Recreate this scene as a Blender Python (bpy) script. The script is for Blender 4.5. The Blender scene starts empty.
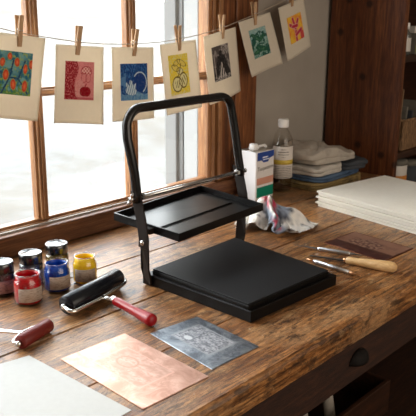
import bpy, bmesh, math, random
from mathutils import Vector, Matrix, noise
PI = math.pi
V = Vector
rnd = random.Random(7)
S = bpy.context.scene
COL = S.collection

# ------------------------------------------------------------------ camera
cam = bpy.data.cameras.new('camera')
cam.lens = 713 / 416 * 36
cam.sensor_width = 36
cam.clip_start = 0.02
cam_ob = bpy.data.objects.new('camera', cam)
COL.objects.link(cam_ob)
X = V((672, 199, -713)).normalized()
Z = V((18, 2492, 713)).normalized()
Z = (Z - X * X.dot(Z)).normalized()
Y = Z.cross(X)
M = Matrix((X, Y, Z)).to_4x4()
M.translation = V((0, 0, 0.62))
cam_ob.matrix_world = M
S.camera = cam_ob
cam.dof.use_dof = True
cam.dof.focus_distance = 1.52
cam.dof.aperture_fstop = 14.0

# ------------------------------------------------------------------ world, light, exposure
W = bpy.data.worlds.new('overcast')
S.world = W
W.use_nodes = True
wn, wl = W.node_tree.nodes, W.node_tree.links
bg = wn['Background']
tc = wn.new('ShaderNodeTexCoord')
sp = wn.new('ShaderNodeSeparateXYZ')
cr = wn.new('ShaderNodeValToRGB')
wl.new(tc.outputs['Generated'], sp.inputs[0])
wl.new(sp.outputs[2], cr.inputs[0])
cr.color_ramp.elements[0].position = 0.0
cr.color_ramp.elements[0].color = (0.95, 0.94, 0.92, 1)
cr.color_ramp.elements[1].position = 0.5
cr.color_ramp.elements[1].color = (0.86, 0.93, 1.0, 1)
wl.new(cr.outputs[0], bg.inputs[0])
bg.inputs[1].default_value = 5.6

def area(name, loc, rot, sx, sy, power, color, portal=False):
    l = bpy.data.lights.new(name, 'AREA')
    l.shape = 'RECTANGLE'
    l.size, l.size_y = sx, sy
    l.energy = power
    l.color = color
    l.cycles.is_portal = portal
    o = bpy.data.objects.new(name, l)
    o.location = loc
    o.rotation_euler = rot
    COL.objects.link(o)
    return o
area('window_portal', (0.72, 1.62, 0.75), (-PI / 2, 0, 0), 2.0, 1.45, 1, (1, 1, 1), True)
# added warm fill light behind the camera, with no window in that wall
area('added_fill_light', (1.1, -1.6, 0.85), (PI / 2, 0, 0), 2.4, 1.5, 20, (1, 0.88, 0.74))
sun = bpy.data.lights.new('sun', 'SUN')
sun.energy = 0.8
sun.angle = math.radians(14)
sun.color = (1, 0.86, 0.68)
so = bpy.data.objects.new('sun', sun)
so.rotation_euler = V((0.42, -0.80, -0.62)).to_track_quat('-Z', 'Y').to_euler()
COL.objects.link(so)

S.view_settings.view_transform = 'Standard'
S.view_settings.look = 'None'
S.view_settings.exposure = 0.9
S.view_settings.gamma = 1.0
S.view_settings.use_curve_mapping = False

# ------------------------------------------------------------------ materials
def mat(name, col, rough=0.5, metal=0.0, spec=0.5, coat=0.0, coat_r=0.05, trans=0.0, ior=1.45, emis=None):
    m = bpy.data.materials.new(name)
    m.use_nodes = True
    b = m.node_tree.nodes['Principled BSDF']
    b.inputs['Base Color'].default_value = (*col, 1)
    b.inputs['Roughness'].default_value = rough
    b.inputs['Metallic'].default_value = metal
    b.inputs['Specular IOR Level'].default_value = spec
    b.inputs['Coat Weight'].default_value = coat
    b.inputs['Coat Roughness'].default_value = coat_r
    b.inputs['Transmission Weight'].default_value = trans
    b.inputs['IOR'].default_value = ior
    return m

def nt(m):
    return m.node_tree.nodes, m.node_tree.links, m.node_tree.nodes['Principled BSDF']

def noise_node(m, scale, detail=4, rough=0.55, stretch=None, rot=None, coord='Object', dist=0.0):
    n, l, b = nt(m)
    t = n.new('ShaderNodeTexCoord')
    mp = n.new('ShaderNodeMapping')
    if stretch: mp.inputs['Scale'].default_value = stretch
    if rot: mp.inputs['Rotation'].default_value = rot
    x = n.new('ShaderNodeTexNoise')
    x.inputs['Scale'].default_value = scale
    x.inputs['Detail'].default_value = detail
    x.inputs['Roughness'].default_value = rough
    x.inputs['Distortion'].default_value = dist
    l.new(t.outputs[coord], mp.inputs[0])
    l.new(mp.outputs[0], x.inputs['Vector'])
    return x.outputs['Fac']

def ramp(m, fac, stops):
    n, l, b = nt(m)
    r = n.new('ShaderNodeValToRGB')
    e = r.color_ramp.elements
    e[0].position, e[0].color = stops[0][0], (*stops[0][1], 1)
    e[1].position, e[1].color = stops[-1][0], (*stops[-1][1], 1)
    for p, c in stops[1:-1]:
        k = e.new(p)
        k.color = (*c, 1)
    l.new(fac, r.inputs[0])
    return r.outputs[0]

def mix(m, fac, a, c, mode='MIX'):
    n, l, b = nt(m)
    x = n.new('ShaderNodeMix')
    x.data_type = 'RGBA'
    x.blend_type = mode
    for s, v in ((0, fac), (6, a), (7, c)):
        if isinstance(v, (int, float)): x.inputs[s].default_value = v
        elif isinstance(v, tuple): x.inputs[s].default_value = (*v, 1)
        else: l.new(v, x.inputs[s])
    return x.outputs[2]

def bump(m, fac, strength, distance):
    n, l, b = nt(m)
    x = n.new('ShaderNodeBump')
    x.inputs['Strength'].default_value = strength
    x.inputs['Distance'].default_value = distance
    l.new(fac, x.inputs['Height'])
    l.new(x.outputs[0], b.inputs['Normal'])

def g(v): return (v, v, v)

def wood(name, dark, mid, light, grain=(1, 14, 14), scale=6, rough=0.5, bstr=0.3, knots=False):
    """axis-stretched grain: the small component of grain is the direction along the board"""
    m = mat(name, mid, rough)
    n, l, b = nt(m)
    f = noise_node(m, scale, 6, 0.65, grain, dist=0.6)
    c = ramp(m, f, [(0.3, dark), (0.5, mid), (0.72, light)])
    f2 = noise_node(m, scale * 5, 4, 0.6, grain)
    c = mix(m, ramp(m, f2, [(0.38, g(0.55)), (0.55, g(0))]), c, dark)
    if knots:
        t = n.new('ShaderNodeTexCoord')
        se = n.new('ShaderNodeSeparateXYZ')
        co = n.new('ShaderNodeCombineXYZ')
        v = n.new('ShaderNodeTexVoronoi')
        v.voronoi_dimensions = '2D'
        v.inputs['Scale'].default_value = 5.5
        l.new(t.outputs['Object'], se.inputs[0])
        l.new(se.outputs[1], co.inputs[0])
        l.new(se.outputs[2], co.inputs[1])
        l.new(co.outputs[0], v.inputs['Vector'])
        c = mix(m, ramp(m, v.outputs['Distance'], [(0.045, g(0.85)), (0.10, g(0))]), c, tuple(k * 0.35 for k in dark))
    l.new(c, b.inputs['Base Color'])
    bump(m, f2, bstr, 0.001)
    return m

# workbench top: worn planks with the grain along X
def bench_material():
    m = mat('worn_bench_wood', (0.3, 0.18, 0.1), 0.45, spec=0.6)
    n, l, b = nt(m)
    fg = noise_node(m, 9, 8, 0.72, (0.8, 10, 10), dist=0.9)
    c = ramp(m, fg, [(0.30, (0.045, 0.015, 0.005)), (0.45, (0.19, 0.070, 0.019)), (0.58, (0.40, 0.172, 0.052)), (0.78, (0.60, 0.32, 0.125))])
    f2 = noise_node(m, 20, 6, 0.75, (0.45, 9, 9), dist=0.5)
    c = mix(m, ramp(m, f2, [(0.40, g(0.85)), (0.485, g(0))]), c, (0.05, 0.022, 0.010))
    fl = noise_node(m, 4.0, 6, 0.7, (1, 1.8, 1))
    c = mix(m, ramp(m, fl, [(0.47, g(0)), (0.66, g(0.6))]), c, (0.50, 0.30, 0.15))
    # ink and oil stains with shapes of their own
    fs = noise_node(m, 11, 8, 0.8, (1, 1.8, 1), dist=1.4)
    c = mix(m, ramp(m, fs, [(0.535, g(0)), (0.63, g(0.82))]), c, (0.040, 0.020, 0.011))
    fb = noise_node(m, 26, 5, 0.7, (0.5, 2.2, 1), rot=(0, 0, 0.12))
    c = mix(m, ramp(m, fb, [(0.57, g(0)), (0.61, g(0.7))]), c, (0.045, 0.023, 0.012))
    # worn bright patches where the surface has been scraped, and long scratches
    fw = noise_node(m, 17, 7, 0.8, (0.55, 1.7, 1), rot=(0, 0, -0.1), dist=0.7)
    c = mix(m, ramp(m, fw, [(0.55, g(0)), (0.62, g(0.55))]), c, (0.50, 0.29, 0.13))
    fc = noise_node(m, 22, 5, 0.8, (0.22, 7, 1), rot=(0, 0, 0.05))
    c = mix(m, ramp(m, fc, [(0.60, g(0)), (0.625, g(0.9))]), c, (0.030, 0.014, 0.008))
    fs2 = noise_node(m, 75, 3, 0.6, (1, 1, 1))
    c = mix(m, ramp(m, fs2, [(0.68, g(0)), (0.71, g(0.85))]), c, (0.03, 0.020, 0.015))
    fp = noise_node(m, 60, 2, 0.5, (1.3, 1, 1), rot=(0.3, 0.2, 0.5))
    c = mix(m, ramp(m, fp, [(0.74, g(0)), (0.76, g(0.7))]), c, (0.55, 0.47, 0.38))
    ff = noise_node(m, 150, 4, 0.75, (0.35, 1.3, 1))
    c = mix(m, 1.0, c, ramp(m, ff, [(0.38, g(0.62)), (0.60, g(1.12))]), 'MULTIPLY')
    l.new(c, b.inputs['Base Color'])
    r = ramp(m, fg, [(0.3, g(0.30)), (0.7, g(0.46))])
    l.new(r, b.inputs['Roughness'])
    hb = mix(m, 0.5, fg, f2)
    bump(m, hb, 0.55, 0.0022)
    return m

MT = {}
MT['bench'] = bench_material()
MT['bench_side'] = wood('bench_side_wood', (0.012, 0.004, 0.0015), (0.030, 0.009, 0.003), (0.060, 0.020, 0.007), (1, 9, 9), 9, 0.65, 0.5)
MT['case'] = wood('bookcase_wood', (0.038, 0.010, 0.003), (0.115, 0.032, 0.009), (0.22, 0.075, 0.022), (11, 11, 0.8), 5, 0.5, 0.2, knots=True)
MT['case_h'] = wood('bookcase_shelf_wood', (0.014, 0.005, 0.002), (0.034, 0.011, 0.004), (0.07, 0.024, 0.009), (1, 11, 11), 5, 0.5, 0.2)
MT['trim_v'] = wood('window_wood_vertical', (0.13, 0.05, 0.018), (0.30, 0.135, 0.052), (0.46, 0.25, 0.115), (16, 16, 0.9), 6, 0.38, 0.25)
MT['trim_dark_v'] = wood('casing_wood_vertical', (0.050, 0.017, 0.007), (0.17, 0.055, 0.016), (0.33, 0.125, 0.042), (16, 16, 0.9), 5, 0.4, 0.25)
MT['trim_h'] = wood('window_wood_horizontal', (0.13, 0.05, 0.018), (0.30, 0.135, 0.052), (0.46, 0.25, 0.115), (0.9, 16, 16), 6, 0.4, 0.25)
MT['apron'] = wood('apron_wood', (0.07, 0.025, 0.010), (0.15, 0.058, 0.023), (0.25, 0.11, 0.045), (0.9, 14, 14), 6, 0.45, 0.3)
MT['pin'] = wood('clothespin_wood', (0.36, 0.21, 0.11), (0.50, 0.31, 0.17), (0.62, 0.42, 0.25), (14, 14, 1.5), 20, 0.6, 0.2)
MT['pear'] = wood('turned_beech', (0.50, 0.29, 0.12), (0.64, 0.40, 0.18), (0.74, 0.50, 0.26), (10, 2, 10), 12, 0.3, 0.1)

def wall_material():
    m = mat('taupe_plaster', (0.40, 0.36, 0.315), 0.9, spec=0.2)
    n, l, b = nt(m)
    f = noise_node(m, 3, 4, 0.6)
    l.new(ramp(m, f, [(0.3, (0.30, 0.262, 0.222)), (0.7, (0.36, 0.317, 0.272))]), b.inputs['Base Color'])
    bump(m, noise_node(m, 90, 3), 0.15, 0.001)
    return m
MT['wall'] = wall_material()
MT['ceil'] = mat('ceiling_white', (0.7, 0.67, 0.62), 0.9)
MT['floor'] = wood('floor_boards', (0.03, 0.015, 0.01), (0.06, 0.03, 0.018), (0.1, 0.05, 0.03), (1, 8, 8), 4, 0.5, 0.2)

def metal_black(name, col, rough, spec=0.2):
    m = mat(name, col, rough, 0.0, spec, 0.0)
    bump(m, noise_node(m, 900, 2), 0.12, 0.0003)
    return m
MT['blk'] = metal_black('black_powder_coat', (0.004, 0.0036, 0.0036), 0.34, 0.2)
MT['blk_tube'] = metal_black('black_gloss_tube', (0.007, 0.006, 0.0055), 0.24, 0.5)
MT['blk_bar'] = metal_black('black_flat_bar', (0.014, 0.009, 0.007), 0.38)
MT['platen'] = metal_black('black_satin_platen', (0.006, 0.006, 0.0065), 0.32, 0.45)
MT['felt'] = mat('black_pressing_mat', (0.009, 0.009, 0.010), 0.55, spec=0.22)
bump(MT['felt'], noise_node(MT['felt'], 500, 3), 0.4, 0.0006)
MT['steel'] = mat('polished_steel', (0.62, 0.61, 0.60), 0.22, 1.0)
MT['steel_d'] = mat('dark_tool_steel', (0.10, 0.095, 0.095), 0.35, 0.7)
MT['chrome'] = mat('bright_chrome_wire', (0.80, 0.79, 0.78), 0.16, 1.0)
MT['brass'] = mat('copper_ferrule', (0.70, 0.38, 0.20), 0.3, 1.0)
MT['rubber_b'] = mat('black_rubber', (0.006, 0.007, 0.010), 0.27, spec=0.35)
MT['rubber_r'] = mat('maroon_rubber', (0.14, 0.016, 0.012), 0.42, spec=0.3)
MT['red_h'] = mat('red_lacquered_handle', (0.27, 0.004, 0.009), 0.30, spec=0.35, coat=0.15)
MT['lid'] = mat('black_plastic_lid', (0.010, 0.010, 0.011), 0.24, spec=0.7, coat=1.0, coat_r=0.12)
MT['white_pl'] = mat('white_plastic', (0.80, 0.78, 0.76), 0.4)
MT['tin'] = mat('white_painted_tin', (0.76, 0.74, 0.74), 0.32, coat=0.3)
MT['tin_top'] = mat('bare_tin', (0.50, 0.46, 0.42), 0.35, 0.9)
MT['lb_blue'] = mat('label_blue', (0.012, 0.05, 0.27), 0.5)
MT['lb_white'] = mat('label_white', (0.70, 0.67, 0.65), 0.5)
MT['lb_peach'] = mat('label_peach', (0.58, 0.28, 0.20), 0.5)
MT['lb_green'] = mat('label_green', (0.0, 0.21, 0.13), 0.5)
MT['lb_yel'] = mat('label_yellow', (0.56, 0.40, 0.06), 0.5)
MT['lb_cream'] = mat('label_cream', (0.62, 0.57, 0.52), 0.5)
MT['lb_orange'] = mat('label_orange', (0.55, 0.2, 0.03), 0.5)
MT['txt'] = mat('label_ink', (0.05, 0.045, 0.04), 0.6)
MT['txt_w'] = mat('label_white_ink', (0.75, 0.78, 0.85), 0.6)
MT['string'] = mat('cotton_string', (0.42, 0.34, 0.26), 0.8)

def paper_material(name, col, tr=0.25):
    m = mat(name, col, 0.85, spec=0.2)
    n, l, b = nt(m)
    f = noise_node(m, 90, 4, 0.6)
    l.new(ramp(m, f, [(0.3, tuple(k * 0.95 for k in col)), (0.7, col)]), b.inputs['Base Color'])
    bump(m, f, 0.15, 0.0005)
    if tr:
        tl = n.new('ShaderNodeBsdfTranslucent')
        tl.inputs[0].default_value = (*col, 1)
        mx = n.new('ShaderNodeMixShader')
        mx.inputs[0].default_value = tr
        out = n['Material Output']
        l.new(b.outputs[0], mx.inputs[1])
        l.new(tl.outputs[0], mx.inputs[2])
        l.new(mx.outputs[0], out.inputs[0])
    return m
MT['paper'] = paper_material('cream_printing_paper', (0.78, 0.70, 0.58), 0.32)
MT['sheet'] = paper_material('white_sheet', (0.56, 0.56, 0.55), 0)
MT['stack'] = paper_material('ivory_board', (0.80, 0.755, 0.67), 0)

def art_material():
    m = mat('printed_ink', (0.5, 0.5, 0.5), 0.8, spec=0.1)
    n, l, b = nt(m)
    a = n.new('ShaderNodeVertexColor')
    a.layer_name = 'ink'
    f = noise_node(m, 300, 3, 0.6)
    c = mix(m, ramp(m, f, [(0.3, g(0.10)), (0.5, g(0))]), a.outputs[0], (0.6, 0.56, 0.48))
    l.new(c, b.inputs['Base Color'])
    return m
MT['art'] = art_material()

def thin_glass(name, tint=(1, 1, 1), refl=1.0, ior=1.45):
    m = bpy.data.materials.new(name)
    m.use_nodes = True
    n, l = m.node_tree.nodes, m.node_tree.links
    n.clear()
    o = n.new('ShaderNodeOutputMaterial')
    t = n.new('ShaderNodeBsdfTransparent')
    t.inputs[0].default_value = (*tint, 1)
    gl = n.new('ShaderNodeBsdfGlossy')
    gl.inputs['Roughness'].default_value = 0.03
    fr = n.new('ShaderNodeFresnel')
    ge = n.new('ShaderNodeNewGeometry')      # thin sheet: the same reflectance from either side
    mr = n.new('ShaderNodeMapRange')
    mr.inputs['To Min'].default_value = ior
    mr.inputs['To Max'].default_value = 1 / ior
    l.new(ge.outputs['Backfacing'], mr.inputs['Value'])
    l.new(mr.outputs[0], fr.inputs[0])
    mx = n.new('ShaderNodeMixShader')
    l.new(fr.outputs[0], mx.inputs[0])
    l.new(t.outputs[0], mx.inputs[1])
    l.new(gl.outputs[0], mx.inputs[2])
    l.new(mx.outputs[0], o.inputs[0])
    return m
MT['pane'] = thin_glass('window_glass', (0.98, 0.99, 0.98))
MT['jar_glass'] = thin_glass('jar_glass', (0.97, 0.97, 0.96), ior=1.6)
MT['bottle'] = thin_glass('clear_plastic_bottle', (0.95, 0.94, 0.92), ior=1.5)

def ink(name, col, dark, thr=0.5):
    m = mat(name, col, 0.25, spec=0.35, coat=0.15)
    n, l, b = nt(m)
    f = noise_node(m, 55, 3, 0.6, (1, 1, 0.6))
    l.new(ramp(m, f, [(thr - 0.12, dark), (thr + 0.15, col)]), b.inputs['Base Color'])
    b.inputs['Subsurface Weight'].default_value = 0.0
    return m
MT['ink_red'] = ink('red_ink', (0.52, 0.006, 0.010), (0.24, 0.003, 0.006))
MT['ink_blue'] = ink('blue_ink', (0.008, 0.075, 0.46), (0.004, 0.022, 0.16))
MT['ink_yellow'] = ink('yellow_ink', (0.95, 0.62, 0.012), (0.82, 0.46, 0.006))
MT['ink_plum'] = ink('plum_black_ink', (0.075, 0.022, 0.03), (0.02, 0.012, 0.014))
MT['ink_grey'] = ink('blue_black_ink', (0.05, 0.05, 0.075), (0.02, 0.02, 0.03))
MT['ink_ochre'] = ink('dark_ochre_ink', (0.20, 0.13, 0.02), (0.05, 0.035, 0.012))

def label_paper(name, col, dark):
    m = mat(name, col, 0.6)
    n, l, b = nt(m)
    f = noise_node(m, 260, 2, 0.5, (0.5, 0.5, 2.6))
    l.new(ramp(m, f, [(0.40, dark), (0.50, col)]), b.inputs['Base Color'])
    return m
MT['lab_tan'] = label_paper('aged_label', (0.46, 0.36, 0.29), (0.28, 0.20, 0.16))
MT['lab_pink'] = label_paper('pinkish_label', (0.34, 0.20, 0.20), (0.14, 0.08, 0.08))
MT['lab_grey'] = label_paper('greyish_label', (0.28, 0.26, 0.30), (0.15, 0.14, 0.17))
MT['lab_gold'] = label_paper('goldish_label', (0.42, 0.33, 0.20), (0.24, 0.18, 0.10))

def cloth_mat(name, col, col2=None, sc=25, thr=0.55):
    m = mat(name, col, 0.95, spec=0.15)
    n, l, b = nt(m)
    f = noise_node(m, sc, 4, 0.6)
    l.new(ramp(m, f, [(thr - 0.06, col), (thr + 0.1, col2 or tuple(k * 0.8 for k in col))]), b.inputs['Base Color'])
    bump(m, noise_node(m, 450, 2), 0.5, 0.0008)
    return m
MT['c_beige'] = cloth_mat('beige_linen', (0.43, 0.38, 0.325))
MT['c_white'] = cloth_mat('offwhite_cotton', (0.52, 0.48, 0.43))
MT['c_blue'] = cloth_mat('faded_blue_cotton', (0.09, 0.14, 0.22), (0.05, 0.085, 0.15))
MT['c_dark'] = cloth_mat('slate_cotton', (0.06, 0.065, 0.075))
MT['c_ochre'] = cloth_mat('ochre_cloth', (0.34, 0.24, 0.10), (0.16, 0.115, 0.06))
MT['c_grey'] = cloth_mat('grey_green_cloth', (0.17, 0.155, 0.13))

def vcol_cloth():
    m = mat('paint_stained_cotton', (0.6, 0.6, 0.6), 0.95, spec=0.15)
    n, l, b = nt(m)
    a = n.new('ShaderNodeVertexColor')
    a.layer_name = 'ink'
    l.new(a.outputs[0], b.inputs['Base Color'])
    bump(m, noise_node(m, 400, 2), 0.4, 0.0008)
    return m
MT['rag'] = vcol_cloth()
MT['etched'] = None

# ------------------------------------------------------------------ mesh builder
class MB:
    def __init__(s):
        s.v, s.f, s.sm = [], [], []
    def add(s, verts, faces, smooth=False):
        b = len(s.v)
        s.v += [tuple(p) for p in verts]
        for f in faces:
            s.f.append([b + i for i in f])
            s.sm.append(smooth)
    def box(s, a, b):
        (x0, y0, z0), (x1, y1, z1) = a, b
        s.prism([(x0, y0), (x1, y0), (x1, y1), (x0, y1)], z0, z1)
    def prism(s, poly, z0, z1):
        """poly in XY (ccw), extruded in z; z0/z1 numbers or lists"""
        n = len(poly)
        za = z0 if isinstance(z0, (list, tuple)) else [z0] * n
        zb = z1 if isinstance(z1, (list, tuple)) else [z1] * n
        vs = [(p[0], p[1], za[i]) for i, p in enumerate(poly)] + [(p[0], p[1], zb[i]) for i, p in enumerate(poly)]
        fs = [list(range(n))[::-1], list(range(n, 2 * n))]
        for i in range(n):
            j = (i + 1) % n
            fs.append([i, j, n + j, n + i])
        s.add(vs, fs)
    def hull(s, a, b):
        """two matching point rings joined with caps"""
        n = len(a)
        fs = [list(range(n))[::-1], list(range(n, 2 * n))]
        for i in range(n):
            j = (i + 1) % n
            fs.append([i, j, n + j, n + i])
        s.add(list(a) + list(b), fs)
    def tube(s, pts, r, seg=12, caps=True, flat=None):
        """swept round (or flattened) tube; r number or list"""
        pts = [V(p) for p in pts]
        n = len(pts)
        rs = r if isinstance(r, (list, tuple)) else [r] * n
        t0 = (pts[1] - pts[0]).normalized()
        up = V((0, 0, 1)) if abs(t0.z) < 0.9 else V((1, 0, 0))
        nrm = (up - t0 * up.dot(t0)).normalized()
        vs = []
        for i, p in enumerate(pts):
            if i == 0: t = t0
            elif i == n - 1: t = (pts[-1] - pts[-2]).normalized()
            else: t = ((pts[i + 1] - p).normalized() + (p - pts[i - 1]).normalized()).normalized()
            nrm = (nrm - t * nrm.dot(t)).normalized()
            bi = t.cross(nrm)
            for k in range(seg):
                a = 2 * PI * k / seg
                vs.append(p + (nrm * math.cos(a) + bi * math.sin(a)) * rs[i])
        fs = []
        for i in range(n - 1):
            for k in range(seg):
                k2 = (k + 1) % seg
                fs.append([i * seg + k, i * seg + k2, (i + 1) * seg + k2, (i + 1) * seg + k])
        s.add(vs, fs, True)
        if caps:
            b = len(s.v) - len(vs)
            s.f.append([b + k for k in range(seg)][::-1]); s.sm.append(False)
            s.f.append([b + (n - 1) * seg + k for k in range(seg)]); s.sm.append(False)
    def lathe(s, prof, c=(0, 0, 0), axis=(0, 0, 1), seg=32, arc=None, smooth=True):
        """prof: (r, h) list; closed ends where r is 0"""
        ax = V(axis).normalized()
        q = V((0, 0, 1)).rotation_difference(ax)
        a0, a1 = arc or (0, 2 * PI)
        full = arc is None
        m = seg if full else seg + 1
        vs, fs = [], []
        for (r, h) in prof:
            for k in range(m):
                a = a0 + (a1 - a0) * k / seg
                vs.append(V(c) + q @ V((r * math.cos(a), r * math.sin(a), h)))
        for i in range(len(prof) - 1):
            for k in range(seg):
                k2 = (k + 1) % m
                fs.append([i * m + k, i * m + k2, (i + 1) * m + k2, (i + 1) * m + k])
        s.add(vs, fs, smooth)
    def grid(s, fn, nu, nv, smooth=True):
        vs = [fn(i / nu, j / nv) for j in range(nv + 1) for i in range(nu + 1)]
        fs = [[j * (nu + 1) + i, j * (nu + 1) + i + 1, (j + 1) * (nu + 1) + i + 1, (j + 1) * (nu + 1) + i] for j in range(nv) for i in range(nu)]
        s.add(vs, fs, smooth)
    def build(s, name, m, parent=None, bevel=0, seg=2, solid=0, sub=0, base=(0, 0, 0), merge=True, fix=True):
        me = bpy.data.meshes.new(name)
        b = V(base)
        me.from_pydata([V(p) - b for p in s.v], [], s.f)
        me.polygons.foreach_set('use_smooth', s.sm)
        bm = bmesh.new()
        bm.from_mesh(me)
        if merge: bmesh.ops.remove_doubles(bm, verts=bm.verts, dist=1e-6)
        if fix: bmesh.ops.recalc_face_normals(bm, faces=bm.faces)
        bm.to_mesh(me)
        bm.free()
        me.materials.append(m)
        o = bpy.data.objects.new(name, me)
        COL.objects.link(o)
        if parent: o.parent = parent
        else: o.location = b
        if bevel:
            d = o.modifiers.new('bevel', 'BEVEL')
            d.width = bevel
            d.segments = seg
            d.limit_method = 'ANGLE'
            d.angle_limit = math.radians(40)
            d.harden_normals = False
        if solid:
            d = o.modifiers.new('solid', 'SOLIDIFY')
            d.thickness = solid
            d.offset = 0
        if sub:
            d = o.modifiers.new('sub', 'SUBSURF')
            d.levels = d.render_levels = sub
        return o

def child(mb, name, m, root, **k):
    """mb written in world coordinates; root is an unrotated or rotated empty at its location"""
    return mb.build(name, m, root, base=root.location if root.parent is None else root['wloc'], **k)

def thing(name, label, cat, loc, group=None):
    o = bpy.data.objects.new(name, None)
    o.empty_display_size = 0.02
    o.location = loc
    COL.objects.link(o)
    return tag(o, label, cat, group)

def tag(o, label, cat, group=None):
    o['label'] = label
    o['category'] = cat
    if group: o['group'] = group
    return o

def struct(o):
    o['kind'] = 'structure'
    return o

def sub(mb, name, m, part, base, **k):
    """sub-part: part's origin coincides with its thing's origin"""
    return mb.build(name, m, part, base=base, **k)

def text_mesh(txt, size, fn, name, m, parent, base, extrude=0.0):
    """flat lettering whose (u, v) outline is carried by fn into world space"""
    cu = bpy.data.curves.new('text', 'FONT')
    cu.body = txt
    cu.size = size
    cu.align_x = 'CENTER'
    cu.align_y = 'CENTER'
    cu.resolution_u = 3
    tmp = bpy.data.objects.new('text', cu)
    COL.objects.link(tmp)
    dg = bpy.context.evaluated_depsgraph_get()
    me = bpy.data.meshes.new_from_object(tmp.evaluated_get(dg))
    bpy.data.objects.remove(tmp)
    for v in me.vertices:
        v.co = V(fn(v.co.x, v.co.y)) - V(base)
    me.name = name
    me.materials.clear()
    me.materials.append(m)
    o = bpy.data.objects.new(name, me)
    COL.objects.link(o)
    o.parent = parent
    return o

def fbm(x, y, z=0.0, o=4):
    return noise.fractal(V((x, y, z)), 1.0, 2.0, o)

# ------------------------------------------------------------------ the setting
XW0, XW1, YW0, YW1, ZF, ZC = -1.2, 3.3, -1.7, 1.56, -0.86, 1.75
OX0, OX1, OZ0, OZ1 = -0.26, 1.70, 0.035, 1.42     # window opening
b = MB(); b.box((XW0 - 0.1, YW0 - 0.1, ZF - 0.05), (XW1 + 0.1, YW1 + 0.16, ZF)); struct(b.build('floor', MT['floor']))
b = MB(); b.box((XW0 - 0.1, YW0 - 0.1, ZC), (XW1 + 0.1, YW1 + 0.16, ZC + 0.05)); struct(b.build('ceiling', MT['ceil']))
b = MB()
b.box((XW0, YW1, ZF), (OX0, YW1 + 0.10, ZC))
b.box((OX1, YW1, ZF), (XW1, YW1 + 0.10, ZC))
b.box((OX0, YW1, ZF), (OX1, YW1 + 0.10, OZ0))
b.box((OX0, YW1, OZ1), (OX1, YW1 + 0.10, ZC))
struct(b.build('wall_back', MT['wall']))
b = MB(); b.box((XW1, YW0, ZF), (XW1 + 0.1, YW1 + 0.1, ZC)); struct(b.build('wall_right', MT['wall']))
b = MB(); b.box((XW0, YW0 - 0.1, ZF), (XW1, YW0, ZC)); struct(b.build('wall_front', MT['wall']))
b = MB(); b.box((XW0 - 0.1, YW0, ZF), (XW0, YW1 + 0.1, ZC)); struct(b.build('wall_left', MT['wall']))

# window: rails, muntins, jamb mouldings, casing, ledge
win = bpy.data.objects.new('window_1', None)
win.location = (0.7, 1.53, 0.0)
COL.objects.link(win)
struct(win)
win['label'] = 'tall wooden window with small panes behind the workbench'
def wpart(mb, name, m, **k): return mb.build(name, m, win, base=win.location, **k)
mun = []
for xm in (1.052, 1.375, 0.729, 0.406, 0.083):
    b = MB()
    # moulded bar: three steps
    b.box((xm - 0.0165, 1.538, 0.07), (xm + 0.0165, 1.560, OZ1))
    b.box((xm - 0.0105, 1.529, 0.07), (xm + 0.0105, 1.539, OZ1))
    b.box((xm - 0.0045, 1.524, 0.07), (xm + 0.0045, 1.530, OZ1))
    wpart(b, 'muntin', MT['trim_v'], bevel=0.0015)
for zm in (0.402, 0.735, 1.07):
    b = MB()
    b.box((OX0, 1.540, zm - 0.0115), (OX1 - 0.01, 1.560, zm + 0.0115))
    b.box((OX0, 1.532, zm - 0.006), (OX1 - 0.01, 1.541, zm + 0.006))
    wpart(b, 'glazing_bar', MT['trim_h'], bevel=0.0015)
b = MB()
b.box((OX0, 1.536, 0.046), (OX1, 1.562, 0.073))
b.box((OX0, 1.528, 0.046), (OX1, 1.537, 0.066))
wpart(b, 'bottom_rail', MT['trim_h'], bevel=0.002)
b = MB()
b.box((OX0, 1.522, 0.052), (OX1, 1.5285, 0.0635))
wpart(b, 'weather_strip', mat('weathered_metal_strip', (0.42, 0.38, 0.34), 0.45, 0.6), bevel=0.001)
b = MB()
b.box((OX0 - 0.12, 1.505, 0.0), (1.925, YW1, 0.052))
b.box((OX0 - 0.12, 1.503, 0.045), (1.70, 1.53, 0.058))
wpart(b, 'window_sill', MT['apron'], bevel=0.003)
b = MB()
b.box((1.690, 1.531, 0.055), (1.706, 1.575, OZ1))
b.box((1.704, 1.525, 0.055), (1.718, 1.575, OZ1))
b.box((1.716, 1.535, 0.055), (1.730, 1.575, OZ1))
b.box((1.728, 1.520, 0.055), (1.748, 1.56, OZ1))
wpart(b, 'jamb_moulding', MT['trim_v'], bevel=0.002)
b = MB()
b.box((1.748, 1.530, 0.050), (1.812, YW1, OZ1 + 0.1))
b.box((1.812, 1.534, 0.050), (1.822, YW1, OZ1 + 0.1))
b.box((1.820, 1.527, 0.050), (1.932, YW1, OZ1 + 0.1))
wpart(b, 'casing', MT['trim_dark_v'], bevel=0.003)
b = MB()
b.box((OX0 - 0.12, 1.530, 0.058), (OX0 + 0.01, YW1 + 0.01, OZ1 + 0.1))
wpart(b, 'casing', MT['trim_dark_v'], bevel=0.003)
b = MB()
b.box((OX0 - 0.12, 1.530, OZ1 - 0.01), (1.748, YW1 + 0.01, OZ1 + 0.1))
wpart(b, 'head_casing', MT['trim_h'], bevel=0.003)
b = MB()
b.box((OX0, 1.5505, 0.06), (1.70, 1.5515, OZ1))
wpart(b, 'pane', MT['pane'])
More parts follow.
